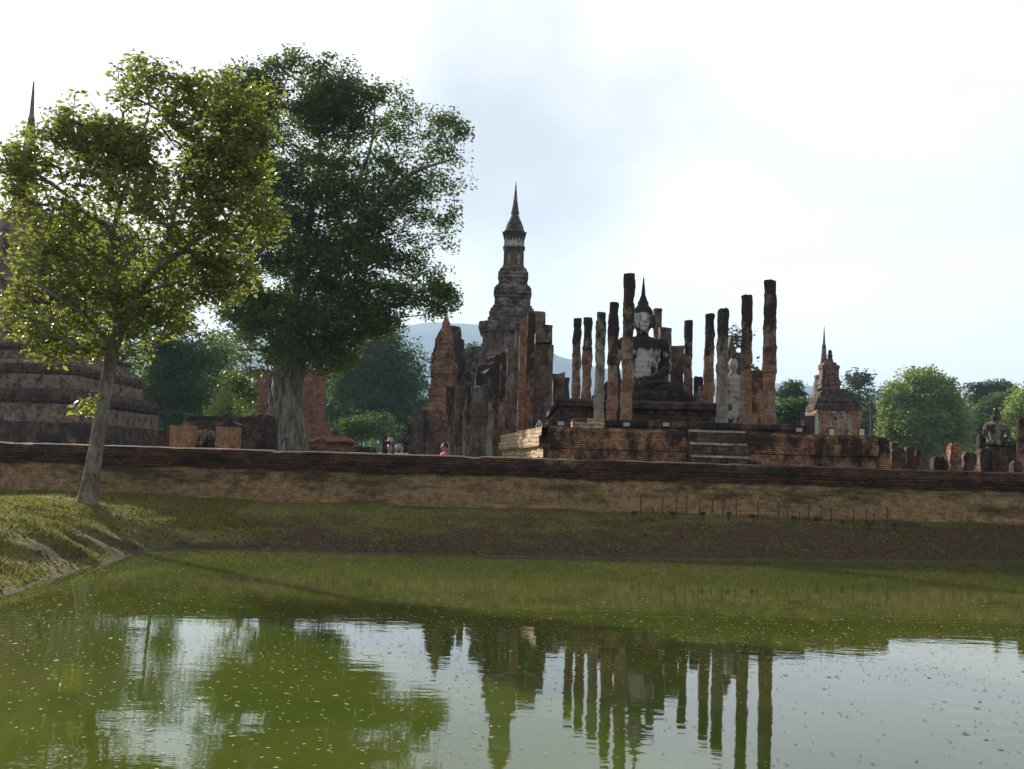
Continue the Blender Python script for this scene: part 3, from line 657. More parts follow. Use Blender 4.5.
# big fig
tree('fig_tree','massive dark fig tree with pale fluted trunk standing just behind the brick wall','tree',56.0,
  [(286.0,462.0,1.323),(286.0,448.0,1.134),(286.0,430.0,0.972),(286.0,405.0,0.81),(287.0,380.0,0.783),(289.0,350.0,0.7425),(292.0,320.0,0.675)],
  [[(292.0,330.0,0.251),(300.0,270.0,0.218),(312.0,210.0,0.167,0.675),(320.0,150.0,0.1,1.08),(315.0,95.0,0.05,1.08)],
   [(292.0,330.0,0.234),(325.0,270.0,0.184,-0.675),(365.0,215.0,0.142,-1.35),(410.0,175.0,0.1,-1.35),(450.0,160.0,0.05,-1.35)],
   [(289.0,350.0,0.201),(265.0,300.0,0.167,0.675),(245.0,240.0,0.117,1.35),(240.0,170.0,0.084,1.35),(240.0,110.0,0.042,1.35)],
   [(300.0,280.0,0.167),(340.0,220.0,0.126,2.7),(370.0,150.0,0.084,3.24),(375.0,100.0,0.042,3.375)],
   [(288.0,360.0,0.126),(262.0,350.0,0.084,-1.35),(238.0,350.0,0.042,-2.16)]],
  [(255,140,34,40),(335,150,45,32),(390,160,34,34),(245,95,38,35),(300,90,60,42),(345,95,45,45),(385,120,35,40),(430,140,42,38),(455,160,20,30),(300,170,75,60),(370,190,62,52),(430,200,28,36),(448,232,14,22),(280,260,68,55),(350,255,55,40),(400,232,30,30),(300,320,65,42),(245,320,32,45),(360,310,45,35),(425,300,30,16),(445,296,14,20),(410,255,22,24),(432,278,20,14),(310,100,26,26),(400,290,30,14),(375,320,30,20),(240,375,22,18),(300,355,60,22),(335,345,25,22),(247,400,5,14)],
  2900,0.175,50,LEAF_B,BARK_B,dscale=0.8,clump=0.36,gap=0.16,baseZ=GZ-0.1,flute=0.13,nseg=72,tipr=0.016,droop=0.05,hue=0.3,tilt=0.9,aspect=0.6)
def bg_tree(name,label,D,crown,lm,n=260,leaf=0.45,nl=26,trunkpx=None,group=None,clump=None,gap=0.1,r=0.4,bm=None,**k):
    cx=trunkpx if trunkpx else sum(e[0] for e in crown)/len(crown); by=max(e[1] for e in crown)
    ty=min(e[1] for e in crown)
    g=place(cx,D,GZ)
    # find photo y of the ground there
    nl=int(nl*1.5); leaf*=1.3; n=int(n*1.15)
    return tree(name,label,'tree',D,[(cx,458,r),(cx+1,by,r*0.75),(cx,(by+ty)/2+3,r*0.5),(cx,ty,r*0.25)],[],crown,n,leaf,nl,lm,bm or BARK_C,group=group,baseZ=GZ-0.2,nseg=9,tipr=0.03*D/120,clump=clump or 0.85*D/120,gap=gap,gapf=0.4,**k)
G1='trees behind the ruins'
bg_tree('shade_tree','tall dark green tree between the left stupa and the fig tree',125,[(150,375,45,45),(190,365,45,40),(170,410,55,35),(125,400,25,35),(95,275,42,60),(126,290,24,72),(181,305,11,58),(145,350,40,25),(170,255,52,32),(222,262,20,26),(70,250,50,50)],LEAF_D,1150,0.34,30,group=G1,trunkpx=165)
bg_tree('shade_tree','dark bushy tree directly behind the fig tree trunk',140,[(222,370,28,35),(215,410,30,30)],LEAF_D,220,0.36,28,group=G1)
bg_tree('young_tree','small bright green tree left of the fig trunk',105,[(238,395,14,22),(228,415,16,16)],LEAF_L,90,0.26,26,group=G1,r=0.15)
bg_tree('rain_tree','broad dark rain tree between the fig trunk and the red brick tower',160,[(385,352,38,22),(355,372,26,20),(405,368,26,26),(375,395,45,30),(400,410,30,30),(345,410,30,28),(416,382,20,40),(425,415,20,28)],LEAF_D,680,0.42,32,group=G1,trunkpx=392)
bg_tree('shade_tree','dark spreading tree in the gap right of the fig trunk',170,[(325,400,28,30),(335,425,30,18),(340,385,20,20)],LEAF_D,240,0.45,28,group=G1)
bg_tree('young_tree','pale green low tree under the rain tree canopy',125,[(372,427,22,12),(350,432,14,10)],LEAF_D,90,0.3,22,group=G1,r=0.15)
bg_tree('feathery_tree','thin feathery tree seen right behind the red brick tower',150,[(470,352,13,7),(476,362,12,10),(466,375,12,14)],LEAF_S,80,0.4,18,group=G1,r=0.2,gap=0.3)
bg_tree('rounded_tree','large light green rounded tree right of the distant chedis',150,[(923,386,28,18),(904,402,24,22),(943,404,24,24),(925,418,42,34),(896,428,16,22),(953,430,18,22),(925,445,38,14)],LEAF_L,900,0.36,34,group=G1,r=0.7,clump=0.75,gap=0.12)
bg_tree('feathery_tree','thin grey green tree just right of the distant chedis',190,[(857,380,12,8),(852,398,10,14),(868,410,12,18),(860,425,14,16)],LEAF_S,120,0.5,20,group=G1,r=0.25,gap=0.3,clump=0.8)
bg_tree('flat_topped_tree','flat topped olive tree behind the right seated statue',190,[(992,388,24,4),(1006,393,16,5),(985,398,16,6)],LEAF_S,170,0.5,20,group=G1,trunkpx=985,r=0.35,gap=0.25,clump=0.9)
bg_tree('shade_tree','dark green tree directly behind the right seated statue',180,[(1000,410,22,14),(988,432,26,22),(1005,440,25,18)],LEAF_D,300,0.5,28,group=G1,clump=1.0)
bg_tree('shade_tree','mid green tree at the right edge of the photo',160,[(1030,405,22,18),(1022,430,24,28),(1045,430,20,30)],LEAF_L,240,0.45,26,group=G1,clump=0.9)
bg_tree('feathery_tree','sparse small tree between the last tall column and the distant chedis',140,[(792,388,9,6),(786,396,8,8),(798,402,8,10)],LEAF_S,70,0.4,16,group=G1,r=0.15,gap=0.3,clump=0.6)
bg_tree('young_tree','bushy green tree low behind the last tall column',120,[(785,415,14,12),(800,410,12,10),(808,420,10,14)],LEAF_D,120,0.36,26,group=G1,r=0.2)
bg_tree('feathery_tree','wispy tree top showing above the standing statue shrine',95,[(738,338,7,7),(744,372,6,12),(760,395,5,10)],LEAF_S,40,0.32,14,group=G1,r=0.1,gap=0.0,trunkpx=742)
bg_tree('shade_tree','dark tree low at the far right of the big rounded tree',230,[(965,425,20,18),(975,440,22,14)],LEAF_D,140,0.6,26,group=G1,clump=1.1)
# palm right of chedis
def palm(px,D,ytop,label,seed):
    rr=random.Random(seed); b=place(px,D,GZ-0.1); top=U(px,ytop,D); root=thing('palm_tree',b,label,'palm tree')
    mbt=MB(); h=top.z-b.z
    tube(mbt,[(0,0,0),(0.1,0,h*0.5),(0,0,h)],[0.28,0.2,0.18],8); link('trunk',mbt.mesh(),BARK_C,root)
    mbf=MB()
    for k in range(26):
        a=rr.uniform(0,6.28); el=rr.uniform(-0.7,1.2); Lf=rr.uniform(1.6,2.4); last=Vector((0,0,h)); dirv=Vector((math.cos(a)*math.cos(el),math.sin(a)*math.cos(el),math.sin(el)))
        tipp=last+dirv*Lf*0.6; side=dirv.cross(Vector((0,0,1))).normalized()
        for s in range(12):   # fan blades
            t=(s/11-0.5)*2.2; dd=(dirv*math.cos(t)+side*math.sin(t)); q=tipp+dd*Lf*0.6+Vector((0,0,-0.25*abs(t)))
            wv=dd.cross(Vector((0,0,1)))
            wv=wv.normalized()*0.07 if wv.length>1e-3 else side*0.07
            mbf.add([tipp-wv*0.5,tipp+wv,q],[(0,1,2)])
        mbf.add([last,last+side*0.05,tipp],[(0,1,2)])
    link('crown',mbf.mesh(),LEAF_D,root)
palm(871,150,400,'fan palm between the distant chedis and the rounded tree',3)
# far woods: one mass
pts=[];sz=[]
for k in range(24000):
    x=random.uniform(-190,230); D_=random.uniform(290,340)
    hmax=15+7*noise.noise(Vector((x*0.03,0,5)))+5*noise.noise(Vector((x*0.11,0,2)))
    pts.append((x,D_,GZ+random.random()**0.7*max(4,hmax))); sz.append(random.uniform(1.2,2.6))
quads('distant_woods',pts,sz,1.0,LEAF_D,leaf=True,aspect=0.8,label='far belt of dark green woods along the horizon',cat='woods')

# ---------------------------------------------------------------- ruins
def built(name,label,cat,px,D,parts,z0=GZ,group=None,py=400):
    b=place(px,D,z0,py); root=thing(name,b,label,cat,group)
    for pn,fn,m in parts:
        mb=MB(); fn(mb,b); link(pn,mb.mesh(),m,root)
    return root
def pf(ax,D,rows,z0): return rel(pxprof(ax,D,rows),z0)
# --- large left stupa
D=76; AX=32
base_rows=[(342,55),(343,75),(352,78),(353,72),(366,72)]
def terr(rows,kind='square',n=14,amp=0.05,step=0.25): 
    return lambda mb,b: loft(mb,pf(AX,D,rows,b.z),kind,n,step,amp,1.0,seed=5)
root=built('large_stupa','large bell stupa with ringed spire and stepped brick base behind the leaning tree','stupa',AX,D,[
  ('stepped_base',terr([(339,74.0),(352,75.7),(353,84.3),(366,85.1),(367,92.9),(371,93.7),(372,91.2),(380,91.2),(380.5,96.3),(393,97.2),(394,106.6),(400,108.4),(401,104.9),(408,104.9),(408.5,110.1),(424,110.9),(425,120.4),(434,125.6),(452,127.3)]),B_pink),
  ('drum',lambda mb,b:loft(mb,pf(AX,D,[(236,24),(238,34),(262,36),(264,42),(285,44),(287,50),(300,50),(302,60),(318,62),(320,70),(340,72)],b.z),'redent',12,0.3,0.05,1.0),B_pink),
  ('bell',lambda mb,b:loft(mb,pf(AX,D,[(198,9),(200,13),(208,15),(218,20),(228,27),(237,31)],b.z),'round',10,0.25,0.03),B_pink),
  ('spire',lambda mb,b:loft(mb,pf(AX,D,[(81,0.4)]+[(82+k*1.0,0.7+k*0.05) for k in range(34)]+sum([[(118+i*4.2,3.0+i*0.42),(120.6+i*4.2,3.6+i*0.42),(121.2+i*4.2,2.8+i*0.42)] for i in range(19)],[])+[(199,11)],b.z),'round',5,0.3,0.008),B_spin)],py=110)
# coping bands of the tiers, darker
mb=MB()
b=root.location
for y0,y1,hw in ((352.5,358,86),(371,380,96),(394,406,110),(425,452,126.5)):
    z1=U(AX,y0,D).z-b.z; z0=U(AX,y1,D).z-b.z; r=hw*M(D)
    loft(mb,[(z0,r-0.12),(z0+0.02,r),((z0+z1)/2,r+0.08),(z1,r-0.05),(z1,r-0.5)],'square',26,0.2,0.06,1.2,seed=9)
link('blackened_ledges',mb.mesh(),B_dark,root)

# --- small shrine with broken statue
D=38
z1=lambda y,D_: U(200,y,D_).z
p=place(205,D); root=thing('small_shrine',p,'low roofless brick shrine with two orange brick jambs sheltering a small seated statue','shrine')
def bx(mb,px0,px1,py0,Dd,dep,zb=GZ,amp=0.02,b=None,rag=0,step=0.3,seed=4):
    a=U(px0,py0,Dd); c=U(px1,py0,Dd); block(mb,a.x-b.x,c.x-b.x,Dd-b.y,Dd+dep-b.y,zb-b.z,(a.z+c.z)/2-b.z,step,amp,1.2,seed,rag)
for (x0,x1,y) in ((170,191,425),(216,236,427)):
    mb=MB(); bx(mb,x0,x1,y,D,0.8,b=p); link('jamb',mb.mesh(),masonry('orange_shrine_brick',(0.36,0.19,0.11),(0.27,0.14,0.08),(0.2,0.13,0.09),row=0.07,black=0.3,palea=0.2,pale=(0.4,0.3,0.2)),root)
mb=MB(); bx(mb,158,171,431,D+0.2,0.8,b=p); link('side_wall',mb.mesh(),B_dark,root)
mb=MB(); bx(mb,181,238,420,D+2.4,0.7,b=p,rag=0.5,amp=0.06); bx(mb,184,228,415,D+2.8,0.6,b=p,rag=0.5,amp=0.06); link('back_wall',mb.mesh(),B_dark,root)
# --- low brick walls between shrine and fig
p=place(250,46)
root=thing('ruined_wall',p,'low crumbling dark red brick wall between the small shrine and the fig trunk','ruined wall'); mb=MB()
bx(mb,233,262,414,46,1.0,b=p,rag=0.4,amp=0.06); bx(mb,255,275,418,46.4,0.8,b=p,rag=0.4,amp=0.06); link('masonry',mb.mesh(),B_dark,root)
# --- red brick tower remains behind fig trunk
p=place(288,72); root=thing('brick_tower',p,'roofless red brick tower ruin directly behind the fig trunk','ruin')
mb=MB(); bx(mb,254,276,368,72,2.6,b=p,rag=0.5,amp=0.06); link('left_pier',mb.mesh(),B_red,root)
mb=MB(); bx(mb,291,320,366,72,2.6,b=p,rag=0.6,amp=0.06); bx(mb,290,324,422,71,3,b=p,amp=0.06,rag=.2); link('right_pier',mb.mesh(),B_red,root)
mb=MB(); bx(mb,270,296,390,74,1,b=p,rag=0.4,amp=0.06); link('rear_wall',mb.mesh(),B_red,root)
# --- low gabled mound
p=place(333,40); root=thing('brick_mound',p,'low gable shaped mound of red bricks right of the fig trunk','ruin')
mb=MB(); loft(mb,pf(338,40.8,[(431.5,2),(433,4),(436,10),(439,17),(442,22),(443.5,22),(444,19),(449,19),(470,19)],p.z),'square',14,0.1,0.10,2.4); link('masonry',mb.mesh(),masonry('dull_red_brick',(0.22,0.095,0.06),(0.14,0.065,0.045),(0.12,0.08,0.06),black=0.5,palea=0.25,pale=(0.35,0.22,0.14)),root)
mb=MB(); bx(mb,352,374,445,42,0.8,b=p,amp=0.05,rag=0.2); link('side_wall',mb.mesh(),B_dark,root)
p=place(386.5,40); root=thing('stone_stump',p,'dark upright stone stump left of the red brick tower, behind visitors','stone post')
mb=MB(); loft(mb,pf(386.5,40,[(436,2.2),(437,3.3),(452,3.5),(475,3.6)],p.z),'square',3,0.2,0.03); link('shaft',mb.mesh(),DARKST,root)
p=place(404,41); root=thing('stone_lantern',p,'short dark capped stone marker behind the visitors','stone post')
mb=MB(); loft(mb,pf(404,41,[(437,1),(439,3.5),(442,6),(443,6),(443.5,2.8),(449,2.8),(450,4.5),(480,4.5)],p.z),'square',4,0.2,0.02); link('shaft',mb.mesh(),DARKST,root)

# --- red brick prang with dark pinnacle
D=78; AX=444
root=built('brick_prang','tall tapering red brick tower with jagged outline at the left end of the ruins','ruined tower',AX-0.5,D,[
 ('tower',lambda mb,b:loft(mb,pf(AX-1,D,[(312,0.6),(317,1.6),(321,2.8),(322,3.8),(329,4.6),(330,6.0),(338,6.8),(339,8.0),(344,8.2),(345,7.2),(352,8.4),(353,9.6),(358,10),(359,9.2),(364,10.4),(365,12.4),(374,13.2),(375,12),(388,12.6),(389,14.2),(404,14.5),(405,18),(412,21),(420,23),(455,24),(478,24)],b.z),'redent',10,0.3,0.05,1.3),B_pra),
 ('rear_spine',lambda mb,b:(loft(mb,pf(AX+1,D+1.6,[(325,5),(327,9),(337,11),(338,13.5),(352,15),(353,17),(372,18),(373,16),(400,18),(440,19),(475,19)],b.z),'square',9,0.25,0.22,1.3,c=(0.15,3.0,0))),B_dark),
 ('porch',lambda mb,b:(bx(mb,407,423,417,D-4,2,b=b,amp=0.08,rag=0.3,step=.2),bx(mb,414,428,408,D-3.2,2,b=b,amp=0.08,rag=0.3,step=.2)),B_grey)])
p=root.location
mb=MB(); 
for k,(xa,yt) in enumerate(((409,424),(428,421))): bx(mb,xa-1.6,xa+1.6,yt,D-4.4,0.35,b=p,amp=0.03,step=.15)
link('pilasters',mb.mesh(),B_col,root)

# --- hypostyle ruin in front of the chedi: piers and columns, each its own thing
GP='tall ruined piers left of the platform'
piers=[ # px0,px1,top y,D,mat,kind,label
 (446,455,386,50,B_grey,'square','low grey wall pier beside the red brick tower'),
 (456,463,386,51,B_grey,'square','second low grey pier from the red brick tower'),
 (464.5,471,372,51,B_col,'square','slim brown pier before the blank grey wall, its top broken off'),
 (488,494,376,48,B_colg,'square','slim pale plastered pier at the right edge of the blank grey wall'),
 (493,499,355,50,B_col,'square','brown brick pier, first of the tall cluster below the lotus chedi'),
 (499.5,505,352,51,B_col,'square','dark brick pier, second of the tall cluster below the lotus chedi'),
 (506,512.5,347,53,B_grey,'square','grey pier, third of the tall cluster below the lotus chedi'),
 (513,517.5,330,54,B_grey,'square','narrow grey pier left of the orange edged pier'),
 (518,524.5,320,53,B_pra,'square','orange edged brick pier, left neighbour of the tallest pier'),
 (525,533,313.5,54,B_col,'square','brown pier with rounded top touching the big capped pier'),
 (464,467,392,47.5,B_colg,'square','thin pale post at the left edge of the blank grey wall'),
 (449,451.5,396,49,B_colg,'square','thin pale post in front of the low grey pier'),
]
for x0,x1,yt,D,m,k,lab in piers:
    ax=(x0+x1)/2; hw=(x1-x0)/2
    built('ruined_pier',lab,'pier',ax,D,[('shaft',(lambda ax,hw,D,yt:lambda mb,b:loft(mb,pf(ax,D,[(yt,hw*0.75),(yt+1.5,hw*0.95),(yt+14,hw*0.98),(yt+15,hw*0.9),(yt+45,hw),(475,hw*1.08)],b.z),'square',3,0.22,0.05,1.3))(ax,hw,D,yt),m)],group=GP)
built('blank_wall','blank grey plastered wall slab between two slim piers','ruined wall',481,48.6,[('masonry',lambda mb,b:bx(mb,473,489.5,384,48.5,0.9,b=b,amp=0.06,rag=0.2),B_grey),('broken_top',lambda mb,b:bx(mb,476,500,368,56,0.8,b=b,amp=0.12,rag=0.6,step=.25),B_dark)])
D=56
built('capped_pier','tallest grey pier with wide stepped capital right of the lotus chedi','pier',541,D,[
 ('shaft',lambda mb,b:(bx(mb,530,553.5,344,D,1.8,b=b,amp=0.06,step=.3),bx(mb,522,534,352,D-.4,1.6,b=b,amp=0.08,step=.3)),B_grey),
 ('capital',lambda mb,b:(bx(mb,536,552.5,325,D-0.2,2.2,b=b,zb=U(540,343,D).z,amp=0.06,step=.25),bx(mb,533,545.5,311,D,1.8,b=b,zb=U(540,330,D).z,amp=0.07,step=.25)),B_spire)],group=GP)
built('broken_pier','squat dark pier between the capped pier and the five left columns','pier',558,49,[('shaft',lambda mb,b:(bx(mb,553,565,372,49,1.5,b=b,amp=0.08,rag=.2,step=.3),bx(mb,563,570,378,50,1.0,b=b,amp=0.1,rag=.3,step=.3)),B_grey)],group=GP)
built('rubble_wall','dark broken wall rising between the blank wall and the chedi base','ruined wall',486,60,[('masonry',lambda mb,b:(bx(mb,478,496,362,60,1,b=b,amp=0.2,rag=.8,step=.25),bx(mb,486,502,356,61,1,b=b,amp=0.2,rag=.8,step=.25)),B_dark)])

# --- lotus bud chedi
D=97; AX=515.5; s=1/4.525
def yy(z): return 170+z*s
def rows(L_): return [(yy(a),b*s) for a,b in L_]
root=built('lotus_bud_chedi','tall grey lotus bud chedi with needle spire rising above all the ruins','chedi',515.5,D,[
 ('base',lambda mb,b:loft(mb,pf(512,D,rows([(697,108),(699,135),(705,146),(730,148),(745,142),(752,128),(830,128),(838,136),(850,150),(880,165),(930,170),(935,185),(1000,190),(1320,200)]),b.z),'redent',10,0.35,0.05,0.9),B_spire),
 ('tiers',lambda mb,b:loft(mb,pf(513,D,rows([(448,50),(448.5,57),(455,57),(455.5,62),(463,62),(463.5,59),(466,59),(466.5,68),(478,68),(478.5,64),(482,64),(482.5,69),(494,69),(494.5,62),(498,62),(498.5,65),(516,65),(516.5,60),(522,60),(523,68),(530,70),(531,77),(540,78),(540.5,84),(552,84),(552.5,79),(556,79),(556.5,86),(570,86),(570.5,78),(574,78),(575,82),(586,82),(586.5,77),(600,77),(601,82),(620,80),(621,87),(634,90),(635,97),(650,99),(651,104),(660,104),(661,100),(676,101),(677,108),(697,110)]),b.z),'redent',9,0.6,0.010,1.2),CHEDI),
 ('shaft',lambda mb,b:loft(mb,pf(514,D,rows([(350,44),(352,50),(358,50),(361,45),(436,46),(440,49),(449,50)]),b.z),'redent',8,0.2,0.02),B_spire),
 ('petal_band',lambda mb,b:loft(mb,pf(514.5,D,rows([(288,44),(292,47),(322,45),(350,46)]),b.z),'redent',8,0.2,0.02),WHITE),
 ('lotus_bud',lambda mb,b:loft(mb,pf(515,D,rows([(186,14),(190,18),(197,20),(203,16),(212,19),(228,27),(245,35),(262,41),(278,45),(290,46),(294,43)]),b.z),'round',9,0.12,0.02),B_spire),
 ('needle',lambda mb,b:loft(mb,pf(AX,D,rows([(50,0.8),(80,3.5),(110,6),(140,9.5),(160,12),(176,15),(187,17)]),b.z),'round',4,0.15,0.008),B_spire)],z0=GZ,py=200)
b=root.location
mb=MB(); 
zt=U(515,yy(360),D).z-b.z; zb_=U(515,yy(436),D).z-b.z; r=46*s*M(D)
for x0_,x1_ in ((-0.36,-0.24),(0.24,0.36)): block(mb,x0_*r*1.6,x1_*r*1.6,-r-0.10,-r+0.02,zb_,zt-0.1,0.3,0.01)
block(mb,-0.6*r,0.6*r,-r-0.14,-r+0.02,zt-0.22,zt-0.05,0.3,0.01); link('niche_frame',mb.mesh(),B_colg,root)
mb=MB()   # petals hanging below the bud
zt=U(515,yy(290),D).z-b.z
for k in range(7):
    x=(-1+2*k/6)*r*0.98
    mb.add([(x-0.22,-(r+0.05),zt),(x+0.22,-(r+0.05),zt),(x,-(r+0.12),zt-0.85),(x,-(r+0.02),zt)],[(0,1,2),(1,3,2),(3,0,2)])
mb.add([(-r,-(r+0.04),zt),(r,-(r+0.04),zt),(r,-(r+0.04),zt+0.12),(-r,-(r+0.04),zt+0.12)],[(0,1,2,3)])
link('petal_frieze',mb.mesh(),DARKST,root)

# ---------------------------------------------------------------- main platform
PD=32.6
pl=U(548,427,PD); prr=U(881,436,PD); xl=pl.x; xr=prr.x; zt=(pl.z+prr.z)/2
root=thing('brick_platform',Vector((xl+7,PD,GZ)),'long brown brick platform with sunlit tan left side carrying the rows of columns','platform'); b=root.location
def loc(x,y,z): return (x-b.x,y-b.y,z-b.z)
stl=U(687,427,PD).x; strr=U(745,427,PD).x
def prism_face(mb, p0,p1,prof,step,amp,seed):
    """profile (offset outward, z) swept from p0 to p1 (xy)"""
    a=Vector((p0[0],p0[1],0)); c=Vector((p1[0],p1[1],0)); t=(c-a); Lg=t.length; t.normalize(); nrm=Vector((t.y,-t.x,0)); n=max(1,int(Lg/step))
    V=[]
    for i in range(n+1):
        q=a+t*Lg*i/n
        for o_,z in prof:
            e=0
            if i==0: e=-o_
            if i==n: e=o_
            pp=q+nrm*o_+t*e+Vector((0,0,z)); d=nv(pp,1.3,amp,seed)+nv(pp,5,amp*.5,seed); V.append(pp+d)
    k=len(prof); Fc=[(i*k+j,(i+1)*k+j,(i+1)*k+j+1,i*k+j+1) for i in range(n) for j in range(k-1)]
    mb.add(V,Fc)
H=zt-GZ
prof=[(0.0,-0.3),(0.0,H*0.25),(0.03,H*0.26),(0.03,H*0.5),(-0.02,H*0.52),(-0.02,H*0.72),(0.03,H*0.73),(0.04,H*0.86),(0.02,H*0.87),(0.02,H*0.96),(-0.06,H),(-0.8,H+0.02)]
def dens(pr,st=0.18):
    out=[]
    for i in range(len(pr)-1):
        k=max(1,int(math.dist(pr[i],pr[i+1])/st))
        for j in range(k): out.append((pr[i][0]+(pr[i+1][0]-pr[i][0])*j/k,pr[i][1]+(pr[i+1][1]-pr[i][1])*j/k))
    return out+[pr[-1]]
L0=(xl-b.x,0); 
mb=MB(); prism_face(mb,L0,(stl-b.x,0),dens(prof),0.2,0.035,1); prism_face(mb,(strr-b.x,0),(xr-b.x,0.3),dens(prof),0.2,0.035,2)
link('front_face',mb.mesh(),B_plat,root)
# flared left side (lit)
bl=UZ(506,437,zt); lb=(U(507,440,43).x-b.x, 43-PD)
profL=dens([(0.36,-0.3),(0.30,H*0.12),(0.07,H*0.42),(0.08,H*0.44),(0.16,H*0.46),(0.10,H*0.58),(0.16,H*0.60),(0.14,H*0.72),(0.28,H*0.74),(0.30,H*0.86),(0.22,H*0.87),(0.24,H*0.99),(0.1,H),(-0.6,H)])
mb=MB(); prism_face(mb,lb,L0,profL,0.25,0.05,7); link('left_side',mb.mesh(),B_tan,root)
mb=MB(); rt=(xr-b.x-0.0,22.0); prism_face(mb,(xr-b.x,0.3),rt,dens(prof),0.4,0.04,4); link('right_side',mb.mesh(),B_plat,root)
mb=MB(); mb.add([(L0[0]+0.1,0.1,H-0.01),(xr-b.x-0.1,0.4,H-0.01),(rt[0]-.1,22,H-0.01),(lb[0]+.1,22,H-0.01),(lb[0]+0.1,lb[1],H-0.01)],[(0,1,2,3,4)]); link('paved_top',mb.mesh(),B_plat,root)
# stairs
mb=MB(); ns=6
for k in range(ns):
    z0_=H*k/ns; z1_=H*(k+1)/ns-0.004
    block(mb,stl-b.x+0.02,strr-b.x-0.02,-1.3+1.35*k/ns,0.6,z0_-(0.3 if k==0 else 0),z1_,0.35,0.025,1.5,k)
mbn=MB()
for k in range(ns):
    z1_=H*(k+1)/ns-0.004; block(mbn,stl-b.x+0.03,strr-b.x-0.03,-1.3+1.35*k/ns-0.035,-1.3+1.35*k/ns+0.09,z1_-0.03,z1_+0.03,0.3,0.012,2.0,k)
link('stair_nosings',mbn.mesh(),masonry('pale_worn_tread',(0.50,0.40,0.33),(0.40,0.31,0.26),(0.3,0.24,0.2),row=0.3,bw=0.25,black=0.15,palea=0.5),root)
link('stairs',mb.mesh(),masonry('worn_step_brick',(0.15,0.09,0.07),(0.10,0.065,0.05),(0.06,0.05,0.04),black=0.6,palea=0.2,pale=(0.3,0.25,0.22)),root)
mb=MB()
for xx_ in (stl-b.x-0.22,strr-b.x+0.0):
    mb=MB(); block(mb,xx_,xx_+0.22,-1.15,0.1,-0.3,H*0.62,0.3,0.04,1.2,3)
    link('stair_cheek',mb.mesh(),B_plat,root)
# upper terrace (floor of the hall)
ZA=3.52
ul=U(575,424,33.6).x-b.x; ur=U(805,430,33.6).x-b.x
profA=dens([(0,H-0.02),(0,ZA-GZ-0.20),(0.06,ZA-GZ-0.18),(0.06,ZA-GZ-0.02),(0.0,ZA-GZ),(-1,ZA-GZ)],0.2)
mb=MB(); prism_face(mb,(ul-0.3,16),(ul,1.0),profA,0.3,0.03,3); prism_face(mb,(ul,1.0),(ur,1.0),profA,0.25,0.03,3); prism_face(mb,(ur,1.0),(ur,18),profA,0.4,0.03,3)
mb.add([(ul,1.2,ZA-GZ-0.01),(ur,1.2,ZA-GZ-0.01),(ur,18,ZA-GZ-0.01),(ul-.3,18,ZA-GZ-0.01)],[(0,1,2,3)])
link('upper_terrace',mb.mesh(),B_dark,root)
# pale lit slab at left of terrace
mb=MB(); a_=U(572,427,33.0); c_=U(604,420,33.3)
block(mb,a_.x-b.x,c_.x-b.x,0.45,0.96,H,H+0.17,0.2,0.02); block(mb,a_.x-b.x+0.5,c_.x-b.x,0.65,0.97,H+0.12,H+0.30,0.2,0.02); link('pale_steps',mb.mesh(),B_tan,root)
# rear plinth, stepped
ZB=4.55; bl_=U(563,420,40.6).x-b.x; br_=U(722,420,40.6).x-b.x
mb=MB(); hA=ZA-GZ; hB=ZB-GZ
profB=dens([(0.45,hA-0.05),(0.45,hA+0.25),(0.3,hA+0.26),(0.3,hA+0.46),(0.14,hA+0.5),(0.14,hA+0.72),(0.3,hA+0.75),(0.3,hB-0.08),(0.18,hB),(-1,hB)],0.14)
prism_face(mb,(bl_,18),(bl_,8.0),profB,0.3,0.04,5); prism_face(mb,(bl_,8.0),(br_,8.0),profB,0.25,0.04,5); prism_face(mb,(br_,8.0),(br_,18),profB,0.4,0.04,5)
mb.add([(bl_,8.2,hB-0.01),(br_,8.2,hB-0.01),(br_,18,hB-0.01),(bl_,18,hB-0.01)],[(0,1,2,3)])
link('rear_plinth',mb.mesh(),B_dark,root)

# --- columns of the hall
GC='laterite columns of the ruined hall'
cols=[ # px, top y, half px, D, base z, mat, label
 (576.5,318,4.2,44.4,ZB,B_col,'leftmost column of the hall, brown laterite and fairly short'),
 (587,317,4.6,41.6,ZB,B_col,'second column from the left of the hall, with a notched left edge'),
 (600,312.5,5.0,38.9,ZA,B_colg,'grey plastered column, third from the left in the hall'),
 (613,302.5,5.4,36.4,ZA,B_col,'rounded top column, left neighbour of the tallest left column'),
 (628,273,6.0,34.5,ZA,B_col,'tallest column of the left row, standing before the large seated statue'),
 (688,320,4.4,44.6,ZB,B_col,'lone slim column right of the large seated statue'),
 (709,314,5.2,42.2,ZB,B_col,'brown laterite column left of the grey plastered one in the right row'),
 (722.5,308.5,5.9,39.4,ZA,B_colg,'grey plastered column with dark top beside the white standing statue'),
 (746.5,295,5.6,36.9,ZA,B_col,'second tallest column of the right row with flat top'),
 (769.5,281,6.4,34.8,ZA,B_col,'tallest and rightmost column of the right row'),
]
